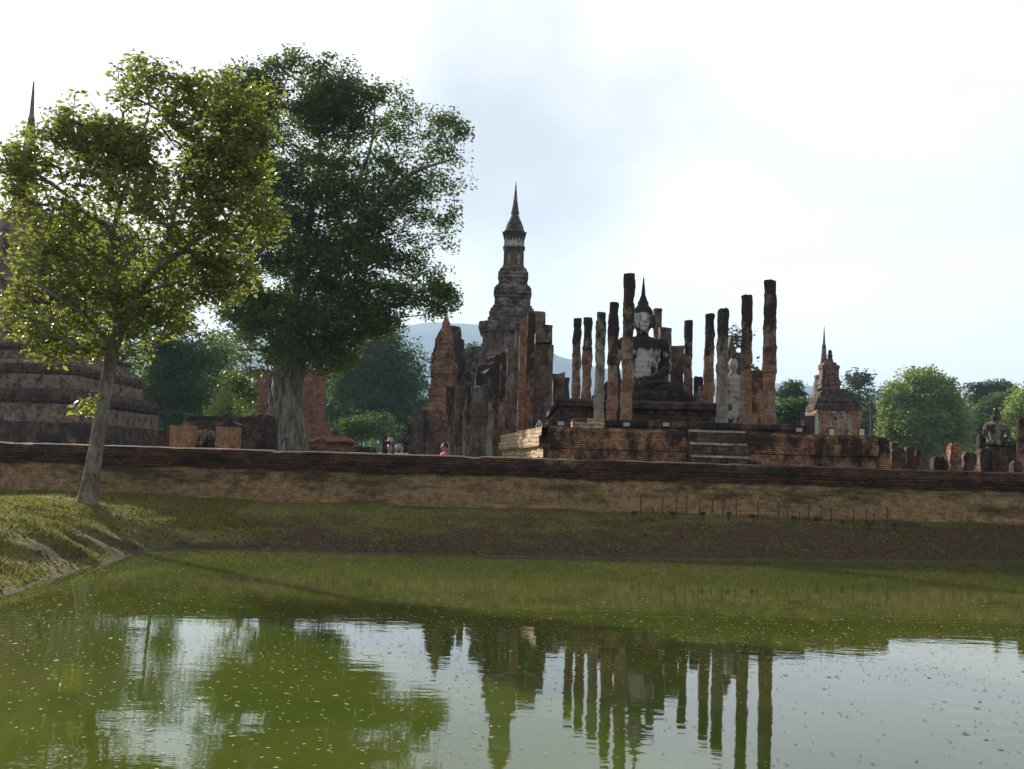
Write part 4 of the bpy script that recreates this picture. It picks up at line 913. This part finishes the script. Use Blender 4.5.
for ax,yt,hw,D,zb,m,lab in cols:
    bb=place(ax,D,zb,(yt+410)/2); h=U(ax,yt,D).z-zb; r=hw*M(D)
    root=thing('laterite_column',bb,lab,'column',GC)
    tp=U(ax,yt,D); mb=MB()
    # individually shaped drums
    z=-0.05; pr=[]; drum=0.62
    rnd=random.Random(int(ax*7))
    while z<h-0.15:
        z2=min(z+rnd.uniform(0.35,0.65),h); k=rnd.uniform(0.90,1.06)*(1.08-0.12*z/h)
        pr+=[(z,r*k*0.97),(z+0.04,r*k),(z2-0.05,r*k),(z2-0.01,r*k*0.96)]; z=z2
    pr+=[(h-0.08,r*0.9),(h,r*0.62)]
    pr2=[pr[0]]
    for q in pr[1:]:
        if q[0]>pr2[-1][0]+0.004: pr2.append(q)
    loft(mb,pr2,'round' if ax not in (576.5,587,746.5) else 'round',5,0.10,0.045,2.4,c=(0,0,0),seed=ax)
    # follow photo lean
    top=U(ax,yt,D).x-bb.x
    link('shaft',mb.mesh(),m,root)
# columns and wall pieces behind the large statue
GB='brick piers behind the large seated statue'
for ax,yt,hw,D,lab in ((656,309,4,47,'tallest back pier just right of the large statue head'),(664,327.5,5.5,46.2,'middle back pier behind the large statue shoulder'),(675.5,346,6.5,45.2,'broad grey back pier with square cap beside the large statue')):
    built('back_pier',lab,'pier',ax,D,[('shaft',(lambda ax,hw,D,yt:lambda mb,b:loft(mb,pf(ax,D,[(yt,hw*0.9),(yt+0.5,hw*1.08),(yt+3,hw*1.08),(yt+4,hw),(yt+30,hw),(418,hw*1.05)],b.z),'square',4,0.25,0.05,1.3))(ax,hw,D,yt),B_grey)],z0=ZB-0.05,group=GB)

# ---------------------------------------------------------------- figures through a voxel remesh: one continuous skin
def ell(mb,c,r,rot=(0,0,0),n=14):
    E=Euler(rot).to_matrix(); V=[];Fc=[]
    for i in range(n+1):
        th=math.pi*i/n
        for j in range(n*2):
            ph=math.pi*j/n; v=Vector((math.sin(th)*math.cos(ph)*r[0],math.sin(th)*math.sin(ph)*r[1],math.cos(th)*r[2])); V.append(Vector(c)+E@v)
    for i in range(n):
        for j in range(n*2): a=i*n*2+j; b_=i*n*2+(j+1)%(n*2); Fc.append((a,a+n*2,b_+n*2,b_))
    mb.add(V,Fc)
def cap(mb,p0,p1,r0,r1,fl=1.0):
    p0=Vector(p0);p1=Vector(p1); d=(p1-p0).length; k=max(3,int(d/(min(r0,r1)*0.5)))
    k=min(k,22)
    for i in range(k+1):
        t=i/k; r=r0+(r1-r0)*t; ell(mb,p0.lerp(p1,t),(r,r*fl,r),n=7)
def skin(name,mb,vox,m,parent,scale=1.0,smooth=2):
    me=mb.mesh(); o=bpy.data.objects.new('tmp',me); C.objects.link(o)
    md=o.modifiers.new('r','REMESH'); md.mode='VOXEL'; md.voxel_size=vox
    ms=o.modifiers.new('s','SMOOTH'); ms.iterations=smooth; ms.factor=0.5
    dg=bpy.context.evaluated_depsgraph_get(); me2=bpy.data.meshes.new_from_object(o.evaluated_get(dg))
    bpy.data.objects.remove(o); me2.name=name
    if scale!=1.0: me2.transform(Matrix.Scale(scale,4))
    for p in me2.polygons: p.use_smooth=True
    me2.materials.clear()
    return link(name,me2,m,parent)
def seated_body(headless=False,slim=1.0):
    mb=MB()
    # unit: seat at z 0, head top about 2.05 (without flame), legs half width 1.0 ; front is -y
    ell(mb,(0,0.08,0.16),(0.62,0.5,0.24))
    for s in (-1,1):
        cap(mb,(s*0.28,0.1,0.17),(s*0.86,-0.22,0.17),0.22,0.17)      # thigh
        cap(mb,(s*0.86,-0.24,0.15),(-s*0.15,-0.55,0.15 if s>0 else 0.25),0.15,0.10)  # shin crossed
        ell(mb,(-s*0.28,-0.55,0.16 if s>0 else 0.3),(0.17,0.09,0.06))  # foot
    for k in range(9):                                                 # torso tapering to the waist
        t=k/8; ell(mb,(0,0.12+0.02*t,0.25+t*0.85),((0.36+0.17*t**1.4)*slim,0.24+0.04*math.sin(t*3.1),0.16))
    ell(mb,(0,0.14,1.17),(0.50,0.24,0.16))
    for s in (-1,1):
        ell(mb,(s*0.50,0.14,1.13),(0.17,0.17,0.17))
        ell(mb,(s*0.2,-0.06,1.0),(0.2,0.1,0.14))
    # right arm (viewer left) to knee; left arm to lap
    cap(mb,(-0.58,0.14,1.10),(-0.70,0.08,0.66),0.14,0.11); cap(mb,(-0.70,0.08,0.66),(-0.66,-0.32,0.38),0.11,0.075)
    ell(mb,(-0.66,-0.42,0.31),(0.085,0.12,0.05),(0.6,0,0))
    for q in range(4): cap(mb,(-0.72+q*0.042,-0.47,0.30),(-0.73+q*0.045,-0.53,0.10+0.02*abs(q-1.5)),0.024,0.018)
    cap(mb,(-0.60,-0.42,0.31),(-0.55,-0.50,0.22),0.026,0.02)
    cap(mb,(0.58,0.14,1.10),(0.70,0.08,0.64),0.14,0.11); cap(mb,(0.70,0.08,0.64),(0.20,-0.34,0.40),0.11,0.075)
    ell(mb,(0.08,-0.38,0.39),(0.15,0.10,0.04))
    for q in range(4): cap(mb,(0.0,-0.45+q*0.04,0.39),(-0.16,-0.46+q*0.04,0.38),0.024,0.018)
    cap(mb,(0.12,-0.31,0.40),(0.02,-0.28,0.45),0.026,0.02)
    if headless:
        cap(mb,(0,0.13,1.2),(0.0,0.13,1.36),0.13,0.10)
    else:
        cap(mb,(0,0.13,1.2),(0,0.12,1.42),0.145,0.13)
        ell(mb,(0,0.10,1.68),(0.20,0.23,0.29)); ell(mb,(0,0.04,1.56),(0.15,0.17,0.16))
        cap(mb,(0,-0.13,1.72),(0,-0.185,1.62),0.022,0.042)          # nose
        ell(mb,(0,-0.125,1.535),(0.075,0.035,0.028)); ell(mb,(0,-0.10,1.45),(0.07,0.05,0.05))
        for s in (-1,1):
            ell(mb,(s*0.09,-0.09,1.70),(0.06,0.04,0.028)); ell(mb,(s*0.09,-0.115,1.765),(0.075,0.03,0.016),(0,s*0.25,0))
            ell(mb,(s*0.205,0.10,1.62),(0.03,0.05,0.16))            # long ears
    return mb
def curls(r0=0.215,flame=0.42):
    mb=MB(); ell(mb,(0,0.13,1.80),(r0,0.235,0.22)); ell(mb,(0,0.13,2.02),(0.12,0.12,0.12))
    if flame: 
        for k in range(14): 
            t=k/13; rr=(0.075 if t<0.12 else 0.055)*(1-t)**1.1+0.012; ell(mb,(0,0.13,2.10+flame*t),(rr,rr*0.7,0.05),n=7)
    return mb
def seated(name,label,px,D,zseat,S,skinm,hairm,pedfn,pedm,headless=False,xs=1.0,flame=0.42,rotz=0,vox=0.03,zbase=None,group=None):
    b=place(px,D,zbase if zbase is not None else zseat); root=thing(name,b,label,'statue',group); root.rotation_euler=(0,0,rotz)
    mbp=MB(); pedfn(mbp,b); link('pedestal',mbp.mesh(),pedm,root)
    mbb_=seated_body(headless); mbb_.v=[(v[0]*(1.14 if v[2]>1.4 else 1),v[1],v[2]+(v[2]-1.4)*0.03*(v[2]>1.4)) for v in mbb_.v]; mbb_.v=[(v[0]*(xs if v[2]<1.3 else 1.0),v[1],v[2]) for v in mbb_.v]
    o=skin('body',mbb_,vox,skinm,root,S); o.location=(0,0,zseat-b.z)
    if not headless:
        h=skin('hair',curls(flame=flame),vox*0.8,hairm,root,S); h.location=(0,0.0,zseat-b.z)
    return root
# large seated Buddha: head tip y 280, shoulders 343, lap 395
D=42.0; zs=U(643,398,D).z; ztip=U(643,279,D).z; S=(ztip-zs)/2.54
def ped(mb,b):
    hw=2.35
    for k,(dz0,dz1,w_) in enumerate(((-0.05,0.24,1.87),(0.24,0.42,1.74),(0.42,zs-ZB-0.02,1.6))): block(mb,-w_,w_,-1.25+0.08*k,1.1,dz0,dz1,0.3,0.05,1.2,k)
seated('seated_buddha_statue','large white faced seated statue with flame finial between the two rows of columns',641,D,zs,S,BUDDHA,DARKST,ped,B_dark,zbase=ZB,flame=0.58,xs=0.82,vox=0.022)
# brick aureole wall behind it
built('backing_wall','low dark masonry wall behind the lap of the large seated statue','ruined wall',655,43.8,[('masonry',lambda mb,b:(bx(mb,664,683,398,43.6,1.0,b=b,zb=ZB,amp=0.06),bx(mb,632,664,360,44.0,0.6,b=b,zb=ZB,amp=0.06,rag=.3)),B_dark)],z0=ZB)
# right seated statue
D=46; zs=U(998,447,D).z; ztip=U(996,403,D).z; S=(ztip-zs)/2.47
seated('seated_statue','grey weathered seated statue at the right edge beside a leaning pillar',997.5,D,zs,S,GREYST,DARKST,lambda mb,b:(block(mb,-0.62,0.62,-0.5,0.5,0,zs-GZ,0.2,0.04),block(mb,-0.8,0.8,-0.65,0.65,0,(zs-GZ)*0.55,0.2,0.04),block(mb,-0.2,0.12,-0.72,-0.4,0,(zs-GZ)*0.85,0.2,0.03)),B_dark,vox=0.03,zbase=GZ,flame=0.42)
# small broken statue in shrine
D=39; zs=U(206,447,D).z; zn=U(206,429,D).z; S=(zn-zs)/1.36*0.95
seated('broken_statue','small headless seated statue with pale chest inside the low orange brick shrine',205,D,zs,S,GREYST,DARKST,lambda mb,b:block(mb,-0.6,0.6,-0.4,0.4,0,zs-GZ,0.2,0.03),B_dark,headless=True,zbase=GZ)

# standing statue in ruined niche by the right row
def standing(mb,lean=0.0):
    ell(mb,(0,0,0.55),(0.22,0.14,0.55)); 
    for s in (-1,1):
        cap(mb,(s*0.09,0,0.92),(s*0.10,0,0.50),0.115,0.08); cap(mb,(s*0.10,0,0.50),(s*0.10,0.02,0.10),0.08,0.055); ell(mb,(s*0.10,-0.06,0.04),(0.05,0.13,0.04))
        cap(mb,(s*0.21,0.0,1.40),(s*0.28,0.02,1.12),0.062,0.05)
    cap(mb,(0.28,0.02,1.12),(0.30,-0.02,0.84),0.05,0.035); ell(mb,(0.30,-0.03,0.76),(0.028,0.04,0.085))
    cap(mb,(-0.28,0.02,1.12),(-0.20,-0.22,1.20),0.05,0.035); ell(mb,(-0.19,-0.26,1.30),(0.045,0.022,0.09))
    for k in range(6): t=k/5; ell(mb,(0,0,0.88+t*0.52),(0.165+0.05*t,0.115,0.10))
    cap(mb,(0,0,1.42),(0,0,1.56),0.06,0.055); ell(mb,(0,-0.01,1.68),(0.082,0.10,0.125)); cap(mb,(0,-0.10,1.70),(0,-0.125,1.66),0.01,0.018)
    for s in (-1,1): ell(mb,(s*0.085,0,1.66),(0.012,0.025,0.06))
    ell(mb,(0,0.01,1.80),(0.05,0.05,0.06)); cap(mb,(0,0.01,1.83),(0,0.01,1.93),0.03,0.008)
D=52.5
ztop=U(733,351,D).z; zf=ztop-104*M(D); b=place(733,D,GZ,370); root=thing('standing_statue',b,'white plaster standing statue half hidden in the gap between two right columns','statue')
mb=MB(); standing(mb); hS=(ztop-zf)/1.93; o=skin('body',mb,0.02,plaster('white_standing_plaster',(0.30,0.29,0.28),[(0.0,0.6),(0.5,0.45),(0.7,0.3),(0.92,0.25),(0.94,0.7),(1.0,0.8)],scale=0.8),root,hS); o.location=(0,0,zf-GZ)
mb=MB(); block(mb,-1.1,1.1,-0.9,0.9,0,zf-GZ,0.3,0.04); block(mb,-1.3,1.3,-1.1,1.1,0,(zf-GZ)*0.4,0.3,0.04); link('pedestal',mb.mesh(),B_dark,root)
D=54; b=place(736,D,GZ,400); root=thing('statue_niche',b,'pointed grey niche wall rising behind the white standing statue','ruined wall')
mb=MB(); bx(mb,727,742.5,352,D,1.2,b=b,amp=0.06,rag=.0); 
a_=U(727,350,D);c_=U(742.5,362,D);t_=U(731,336,D)
mb.add([(a_.x-b.x,0,a_.z-b.z-.3),(c_.x-b.x,0,c_.z-b.z-.3),(t_.x-b.x,0,t_.z-b.z),(a_.x-b.x,1.1,a_.z-b.z-.3),(c_.x-b.x,1.1,c_.z-b.z-.3),(t_.x-b.x,1.1,t_.z-b.z)],[(0,1,2),(5,4,3),(0,2,5,3),(2,1,4,5)])
link('arch_wall',mb.mesh(),B_grey,root)
mb=MB(); bx(mb,748,764,370,D+0.4,1.2,b=b,amp=0.03); link('side_wall',mb.mesh(),B_plat,root)
# small walking statue near lone column
D=43.6; b=place(699,D,ZB-0.02); root=thing('small_statue',b,'little dark statue with raised arm between the lone column and the right row','statue')
mb=MB(); standing(mb); hS=(U(699,384,D).z-U(699,414,D).z)/1.93; o=skin('body',mb,0.03,GREYST,root,hS); o.location=(0,0,U(699,414,D).z-ZB)
mb=MB(); zz=U(699,414,D).z-ZB; block(mb,-0.32,0.32,-0.25,0.25,0,zz+0.02,0.2,0.03); link('base',mb.mesh(),B_dark,root)
mb=MB(); bx(mb,695.5,703,374,D+0.5,0.4,b=b,zb=ZB,amp=0.06,rag=.3,step=.2); link('back_slab',mb.mesh(),B_dark,root)

# ---------------------------------------------------------------- distant chedis at right
s=1/4.197
def rows2(L_): return [(320+a*s,b*s) for a,b in L_]
D=100
root=built('brick_chedi','red brick chedi on a square base with knob finial right of the platform','chedi',833,D,[
 ('body',lambda mb,b:loft(mb,pf(831.5,D,rows2([(163,9),(167,14),(178,17),(181,25),(190,27),(194,36),(205,38),(207,34),(250,36),(254,40),(270,42),(278,38),(288,40),(294,50)]),b.z),'redent',9,0.3,0.06,1.3,c=(-0.38,0,0)),B_brn),
 ('stepped_roof',lambda mb,b:loft(mb,pf(834,D,rows2([(290,46),(296,54),(304,58),(308,66),(326,68),(330,76),(340,84),(346,88),(352,84),(362,92),(378,97),(386,96)]),b.z),'redent',9,0.3,0.06,1.3),B_dark),
 ('square_base',lambda mb,b:loft(mb,pf(835.5,D,rows2([(384,88),(388,93),(398,93),(400,90),(470,91),(560,95),(640,95)]),b.z),'square',12,0.2,0.05,1.3),masonry('plaster_patched_red_brick',(0.32,0.14,0.09),(0.22,0.10,0.065),(0.2,0.14,0.1),black=0.45,palea=0.5,pale=(0.42,0.37,0.32))),
 ('finial',lambda mb,b:loft(mb,pf(830,D,rows2([(125,3),(129,7),(137,9),(141,7),(145,10),(155,11),(160,9),(167,13)]),b.z),'round',4,0.1,0.01,c=(-0.30,0,0)),DARKST)],py=390)
D=145
root=built('bell_chedi','grey bell chedi with sharp spire just behind the red brick chedi','chedi',824,D,[
 ('spire',lambda mb,b:loft(mb,pf(824,D,rows2([(24,0.8),(60,3),(100,5.5),(104,7)])+rows2(sum([[(106+i*9,8+i*0.8),(111+i*9,8.5+i*0.8),(112+i*9,7+i*0.8)] for i in range(9)],[])+[(188,16),(190,23),(211,23),(213,18)]),b.z),'round',5,0.3,0.01),B_spire),
 ('bell',lambda mb,b:loft(mb,pf(822.5,D,rows2([(212,18),(228,18),(232,36),(238,40),(250,36),(262,39),(290,44),(320,50),(340,58),(348,66),(356,62),(362,74),(376,80),(380,90),(400,92),(404,98),(440,103),(600,106)]),b.z),'round',9,0.25,0.05,1.0),B_spire)],py=345)
# brick wall with white corner left of the brick chedi
mbn=place(815,69); 
root=thing('white_cornered_wall',place(811,90),'short wall end with a white plastered edge left of the brick chedi','ruined wall'); b=root.location
mb=MB(); bx(mb,804,816,415,90.4,1,b=b,amp=0.06,rag=.3); link('masonry',mb.mesh(),B_dark,root)
mb=MB(); bx(mb,815.5,818.5,413,90.2,0.3,b=b,amp=0.02); link('plaster_edge',mb.mesh(),WHITE,root)

# ---------------------------------------------------------------- stumps at right behind the wall
GS='low brick stumps at the right behind the wall'
stumps=[(874,888,438,33.4,B_plat,'brick wall stub attached to the right end of the platform'),
 (889,904,449,39.0,B_dark,'square dark stump, first right of the platform end'),(891,898,442,41.0,B_dark,'narrow knob topped stump just behind the first stump'),
 (905,914,447,39.5,B_dark,'grey patched stump, second from the platform end'),(914,921,450,40.0,B_dark,'slanted dark stump, third from the platform end'),
 (919,928,458,37.0,B_grey,'low pale edged stump left of the shortest gap under the rounded tree'),(932,944,457,37.5,B_dark,'low wide stump below the middle of the rounded tree'),
 (944,949,456,39.0,B_dark,'thin low stump touching the tall stepped stump'),(949,959,443,37.0,B_pra,'tall stepped red stump midway to the seated statue'),
 (960,964,451,40.0,B_dark,'thin dark stump right of the tall stepped one'),(963,974,452,37.0,B_grey,'white edged low stump left of the seated statue'),
 (977,984,434,41.0,B_col,'rounded stacked stump left of the seated statue shoulder'),(978,990,449,38.4,B_dark,'broad stump at the left foot of the seated statue'),
 (1011,1021,461,37.0,B_dark,'low block at the right foot of the seated statue')]
for x0,x1,yt,D,m,lab in stumps:
    ax=(x0+x1)/2; hw=(x1-x0)/2
    built('brick_stump',lab,'stump',ax,D,[('masonry',(lambda ax,hw,D,yt:lambda mb,b:loft(mb,pf(ax,D,[(yt,hw*0.55),(yt+0.6,hw*0.7),(yt+2.5,hw*0.78),(yt+2.8,hw*0.95),(yt+8,hw*1.0),(490,hw*1.03)],b.z),'square',4,0.12,0.06,2.2))(ax,hw,D,yt),m)],group=GS)
built('leaning_pillar','tall dark brick pillar cut by the right edge of the photo','pillar',1022,40,[('shaft',lambda mb,b:loft(mb,pf(1022,40,[(418,4),(420,5.4),(440,5.8),(441,5),(490,5.8)],b.z),'round',4,0.2,0.05,1.5),B_col)])

# ---------------------------------------------------------------- signs, lamps, iron pickets
def sign(px,py,D,w_,h_,zb,label,m,group,yaw=0,tilt=0.0):
    p=U(px,py,D); root=thing('information_sign',Vector((p.x,D,zb)),label,'sign',group); root.rotation_euler=(0,0,yaw)
    H_=p.z-zb
    mb=MB(); block(mb,-w_/2,w_/2,-0.02,0.02,H_-h_,H_,5,0); link('panel',mb.mesh(),m,root)
    mb=MB(); block(mb,-w_/2-0.02,w_/2+0.02,-0.035,-0.021,H_-h_-0.02,H_-h_+0.015,5,0); block(mb,-w_/2-0.02,w_/2+0.02,-0.035,-0.021,H_-0.015,H_+0.02,5,0)
    block(mb,-w_/2-0.02,-w_/2+0.012,-0.035,-0.021,H_-h_+0.016,H_-0.016,5,0); block(mb,w_/2-0.012,w_/2+0.02,-0.035,-0.021,H_-h_+0.016,H_-0.016,5,0); link('frame',mb.mesh(),IRON,root)
    for s_ in (-1,1):
        if H_-h_>0.03: mb=MB(); block(mb,s_*w_*0.35-0.02,s_*w_*0.35+0.02,-0.015,0.02,0,H_-h_,5,0); link('leg',mb.mesh(),IRON,root)
    mb=MB()
    for k in range(3): block(mb,-w_*0.36,w_*(0.36-0.1*(k%2)),-0.0225,-0.0201,H_-h_*(0.28+0.2*k)-h_*0.03,H_-h_*(0.28+0.2*k)+h_*0.03,5,0)
    link('print_lines',mb.mesh(),plain('grey_print',(0.2,0.2,0.2)),root)
GG='small white notice boards along the platform edge'
for px,py,lab in ((561,421,'white notice board at the left end of the platform top'),(626.5,422,'white notice board below the tallest left column'),(666,422,'white notice board below the large seated statue'),(799,427.5,'white notice board near the right end of the upper terrace')):
    sign(px,py,PD+0.4,0.21,0.14,zt+0.02,lab,SIGNW,GG)
for px,lab in ((832,'pale yellow sign leaning left before the brick chedi'),(862,'pale yellow sign standing right of the brick chedi')):
    sign(px,428.5,34.0,0.18,0.22,zt,lab,SIGNY,'pale yellow signs on the platform right end',yaw=-0.5)
# small A-frame lamp on the platform corner
root=thing('floodlight_stand',Vector((U(539,430,33.6).x,33.6,zt)),'small metal A frame stand on the sunlit platform corner','lamp')
mb=MB(); 
for sx in (-1,1): tube(mb,[(sx*0.11,-0.05,0),(0,0,0.25)],[0.013,0.013],5)
tube(mb,[(0,0.1,0),(0,0,0.25)],[0.013,0.013],5); link('legs',mb.mesh(),SIGNW,root)
mb=MB(); block(mb,-0.035,0.035,-0.04,0.04,0.235,0.29,5,0); link('lamp_head',mb.mesh(),LAMP,root)
GI='thin iron stakes on the bank below the wall'
stk=[(70,60),(145,60),(192,58),(226,62),(271,54),(314,55),(350,56),(397,60),(471,54),(541,54),(643,55),(686,54),(722,50),(796,52),(841,55),(911,58),(110,22),(571,24),(612,24),(866,40)]
ordn=['first','second','third','fourth','fifth','sixth','seventh','eighth','ninth','tenth','eleventh','twelfth','thirteenth','fourteenth','fifteenth','sixteenth','seventeenth','eighteenth','nineteenth','twentieth']
for k,(zx,hp) in enumerate(sorted(stk)):
    px=620+zx*0.293; by=517+ (px-640)*0.028; Dk=28.2
    q=U(px,by,Dk); zg=hz(q.x,Dk); root=thing('iron_stake',Vector((q.x,Dk,zg-0.02)),'thin rusty iron stake, %s from the left in the row on the bank'%ordn[k],'stake',GI)
    mb=MB(); h_=hp*0.293*M(Dk)+max(0,0.0); tube(mb,[(0,0,0),(random.uniform(-.015,.015),0,h_)],[0.013,0.011],6); loft(mb,[(h_-0.01,0.017),(h_+0.015,0.017)],'square',1,1,0)
    link('rod',mb.mesh(),IRON,root)
for k,zx in enumerate([47,183,283,371,454,593,673,760,853,937]):
    px=620+zx*0.293; Dk=27.45+(px-640)*0.0012; q=U(px,520,Dk); zg=hz(q.x,Dk)
    root=thing('garden_floodlight',Vector((q.x,Dk,zg-0.02)),'small black floodlight on a short stem, %s from the left on the bank'%ordn[k],'lamp','floodlights on the bank'); root.rotation_euler=(0,0,random.uniform(-.6,.6))
    mb=MB(); tube(mb,[(0,0,0),(0,0,0.15)],[0.011,0.011],6); link('stem',mb.mesh(),IRON,root)
    mb=MB(); block(mb,-0.05,0.05,-0.04,0.05,0.14,0.215,5,0); block(mb,-0.06,0.06,0.051,0.065,0.135,0.225,5,0); link('lamp_head',mb.mesh(),LAMP,root)

# ---------------------------------------------------------------- people behind the wall
def person(px,pyhead,D,label,shirt,hair,yaw,hat=None,H=1.66):
    p=U(px,pyhead,D); root=thing('person',Vector((p.x,D,GZ)),label,'person'); root.rotation_euler=(0,0,yaw); S=H/1.70
    mb=MB()
    for s_ in (-1,1):
        cap(mb,(s_*0.09,0,0.88),(s_*0.10,-0.01,0.48),0.085,0.06); cap(mb,(s_*0.10,-0.01,0.48),(s_*0.10,0.02,0.09),0.06,0.04); ell(mb,(s_*0.10,-0.06,0.035),(0.045,0.12,0.035))
        cap(mb,(s_*0.19,0,1.38),(s_*0.24,0.03,1.10),0.048,0.038); cap(mb,(s_*0.24,0.03,1.10),(s_*0.23,-0.06,0.86),0.036,0.026); ell(mb,(s_*0.23,-0.08,0.79),(0.02,0.035,0.045))
        for q in range(4): cap(mb,(s_*0.23,-0.11+q*0.02,0.76),(s_*0.225,-0.12+q*0.022,0.69+0.008*abs(q-1.5)),0.009,0.007)
    for k in range(6): t=k/5; ell(mb,(0,0,0.90+t*0.46),(0.145+0.035*t,0.10,0.08))
    cap(mb,(0,0.01,1.40),(0,0,1.50),0.055,0.05); ell(mb,(0,-0.01,1.60),(0.072,0.092,0.112)); cap(mb,(0,-0.095,1.61),(0,-0.115,1.575),0.009,0.014)
    ell(mb,(0,-0.09,1.545),(0.025,0.012,0.008))
    for s_ in (-1,1): ell(mb,(s_*0.074,0,1.59),(0.01,0.018,0.028)); ell(mb,(s_*0.03,-0.085,1.61),(0.014,0.01,0.007))
    skin('body',mb,0.012,SKIN,root,S,1)
    mb=MB()
    for k in range(7): t=k/6; ell(mb,(0,0.0,0.92+t*0.44),(0.165+0.035*t,0.12,0.08))
    for s_ in (-1,1): cap(mb,(s_*0.19,0,1.385),(s_*0.232,0.025,1.16),0.062,0.058)
    skin('shirt',mb,0.014,shirt,root,S,1)
    mb=MB()
    for s_ in (-1,1): cap(mb,(s_*0.09,0,0.88),(s_*0.10,-0.01,0.50),0.10,0.075); cap(mb,(s_*0.10,-0.01,0.50),(s_*0.10,0.02,0.10),0.075,0.058)
    ell(mb,(0,0,0.92),(0.165,0.115,0.07)); skin('trousers',mb,0.014,TROUS,root,S,1)
    mb=MB(); ell(mb,(0,0.022,1.635),(0.083,0.095,0.105)); 
    skin('hair',mb,0.01,hair,root,S,1)
    if hat:
        mb=MB(); loft(mb,[(1.655,0.15),(1.665,0.15),(1.67,0.09),(1.74,0.078),(1.765,0.05)],'round',5,0.05,0,c=(0,0.01,0)); link('hat',mb.mesh(),hat,root); 
    return root
person(390,447.5,31.6,'visitor in a straw hat and faded rose shirt seen over the wall',ROSE,HAIR,0.4,HATM,1.54)
person(401.5,447,31.3,'visitor with dark hair and white shirt beside the straw hat visitor',WSHIRT,HAIR,-0.5,None,1.57)
person(444.5,446,31.2,'visitor in a bright pink shirt looking left, below the red brick tower',PINK,HAIR,-1.2,None,1.63)

# ---------------------------------------------------------------- haze: the humid air of the place
hm=bpy.data.materials.new('humid_air'); hm.use_nodes=True
hn=hm.node_tree.nodes; hn.remove(hn['Principled BSDF'])
pv=hn.new('ShaderNodeVolumePrincipled'); pv.inputs['Color'].default_value=(0.50,0.70,1.0,1); pv.inputs['Density'].default_value=0.00022; pv.inputs['Anisotropy'].default_value=0.2
hm.node_tree.links.new(pv.outputs[0],hn['Material Output'].inputs['Volume'])
mb=MB(); X0,X1,Y0,Y1,Z0,Z1=-6500,6500,-6500,6500,-3.0,500.0
mb.add([(X0,Y0,Z0),(X1,Y0,Z0),(X1,Y1,Z0),(X0,Y1,Z0),(X0,Y0,Z1),(X1,Y0,Z1),(X1,Y1,Z1),(X0,Y1,Z1)],[(0,3,2,1),(4,5,6,7),(0,1,5,4),(1,2,6,5),(2,3,7,6),(3,0,4,7)])
meta(link('haze',mb.mesh(),hm),'pale blue humid haze filling the air over the ruins','haze',None,'stuff')
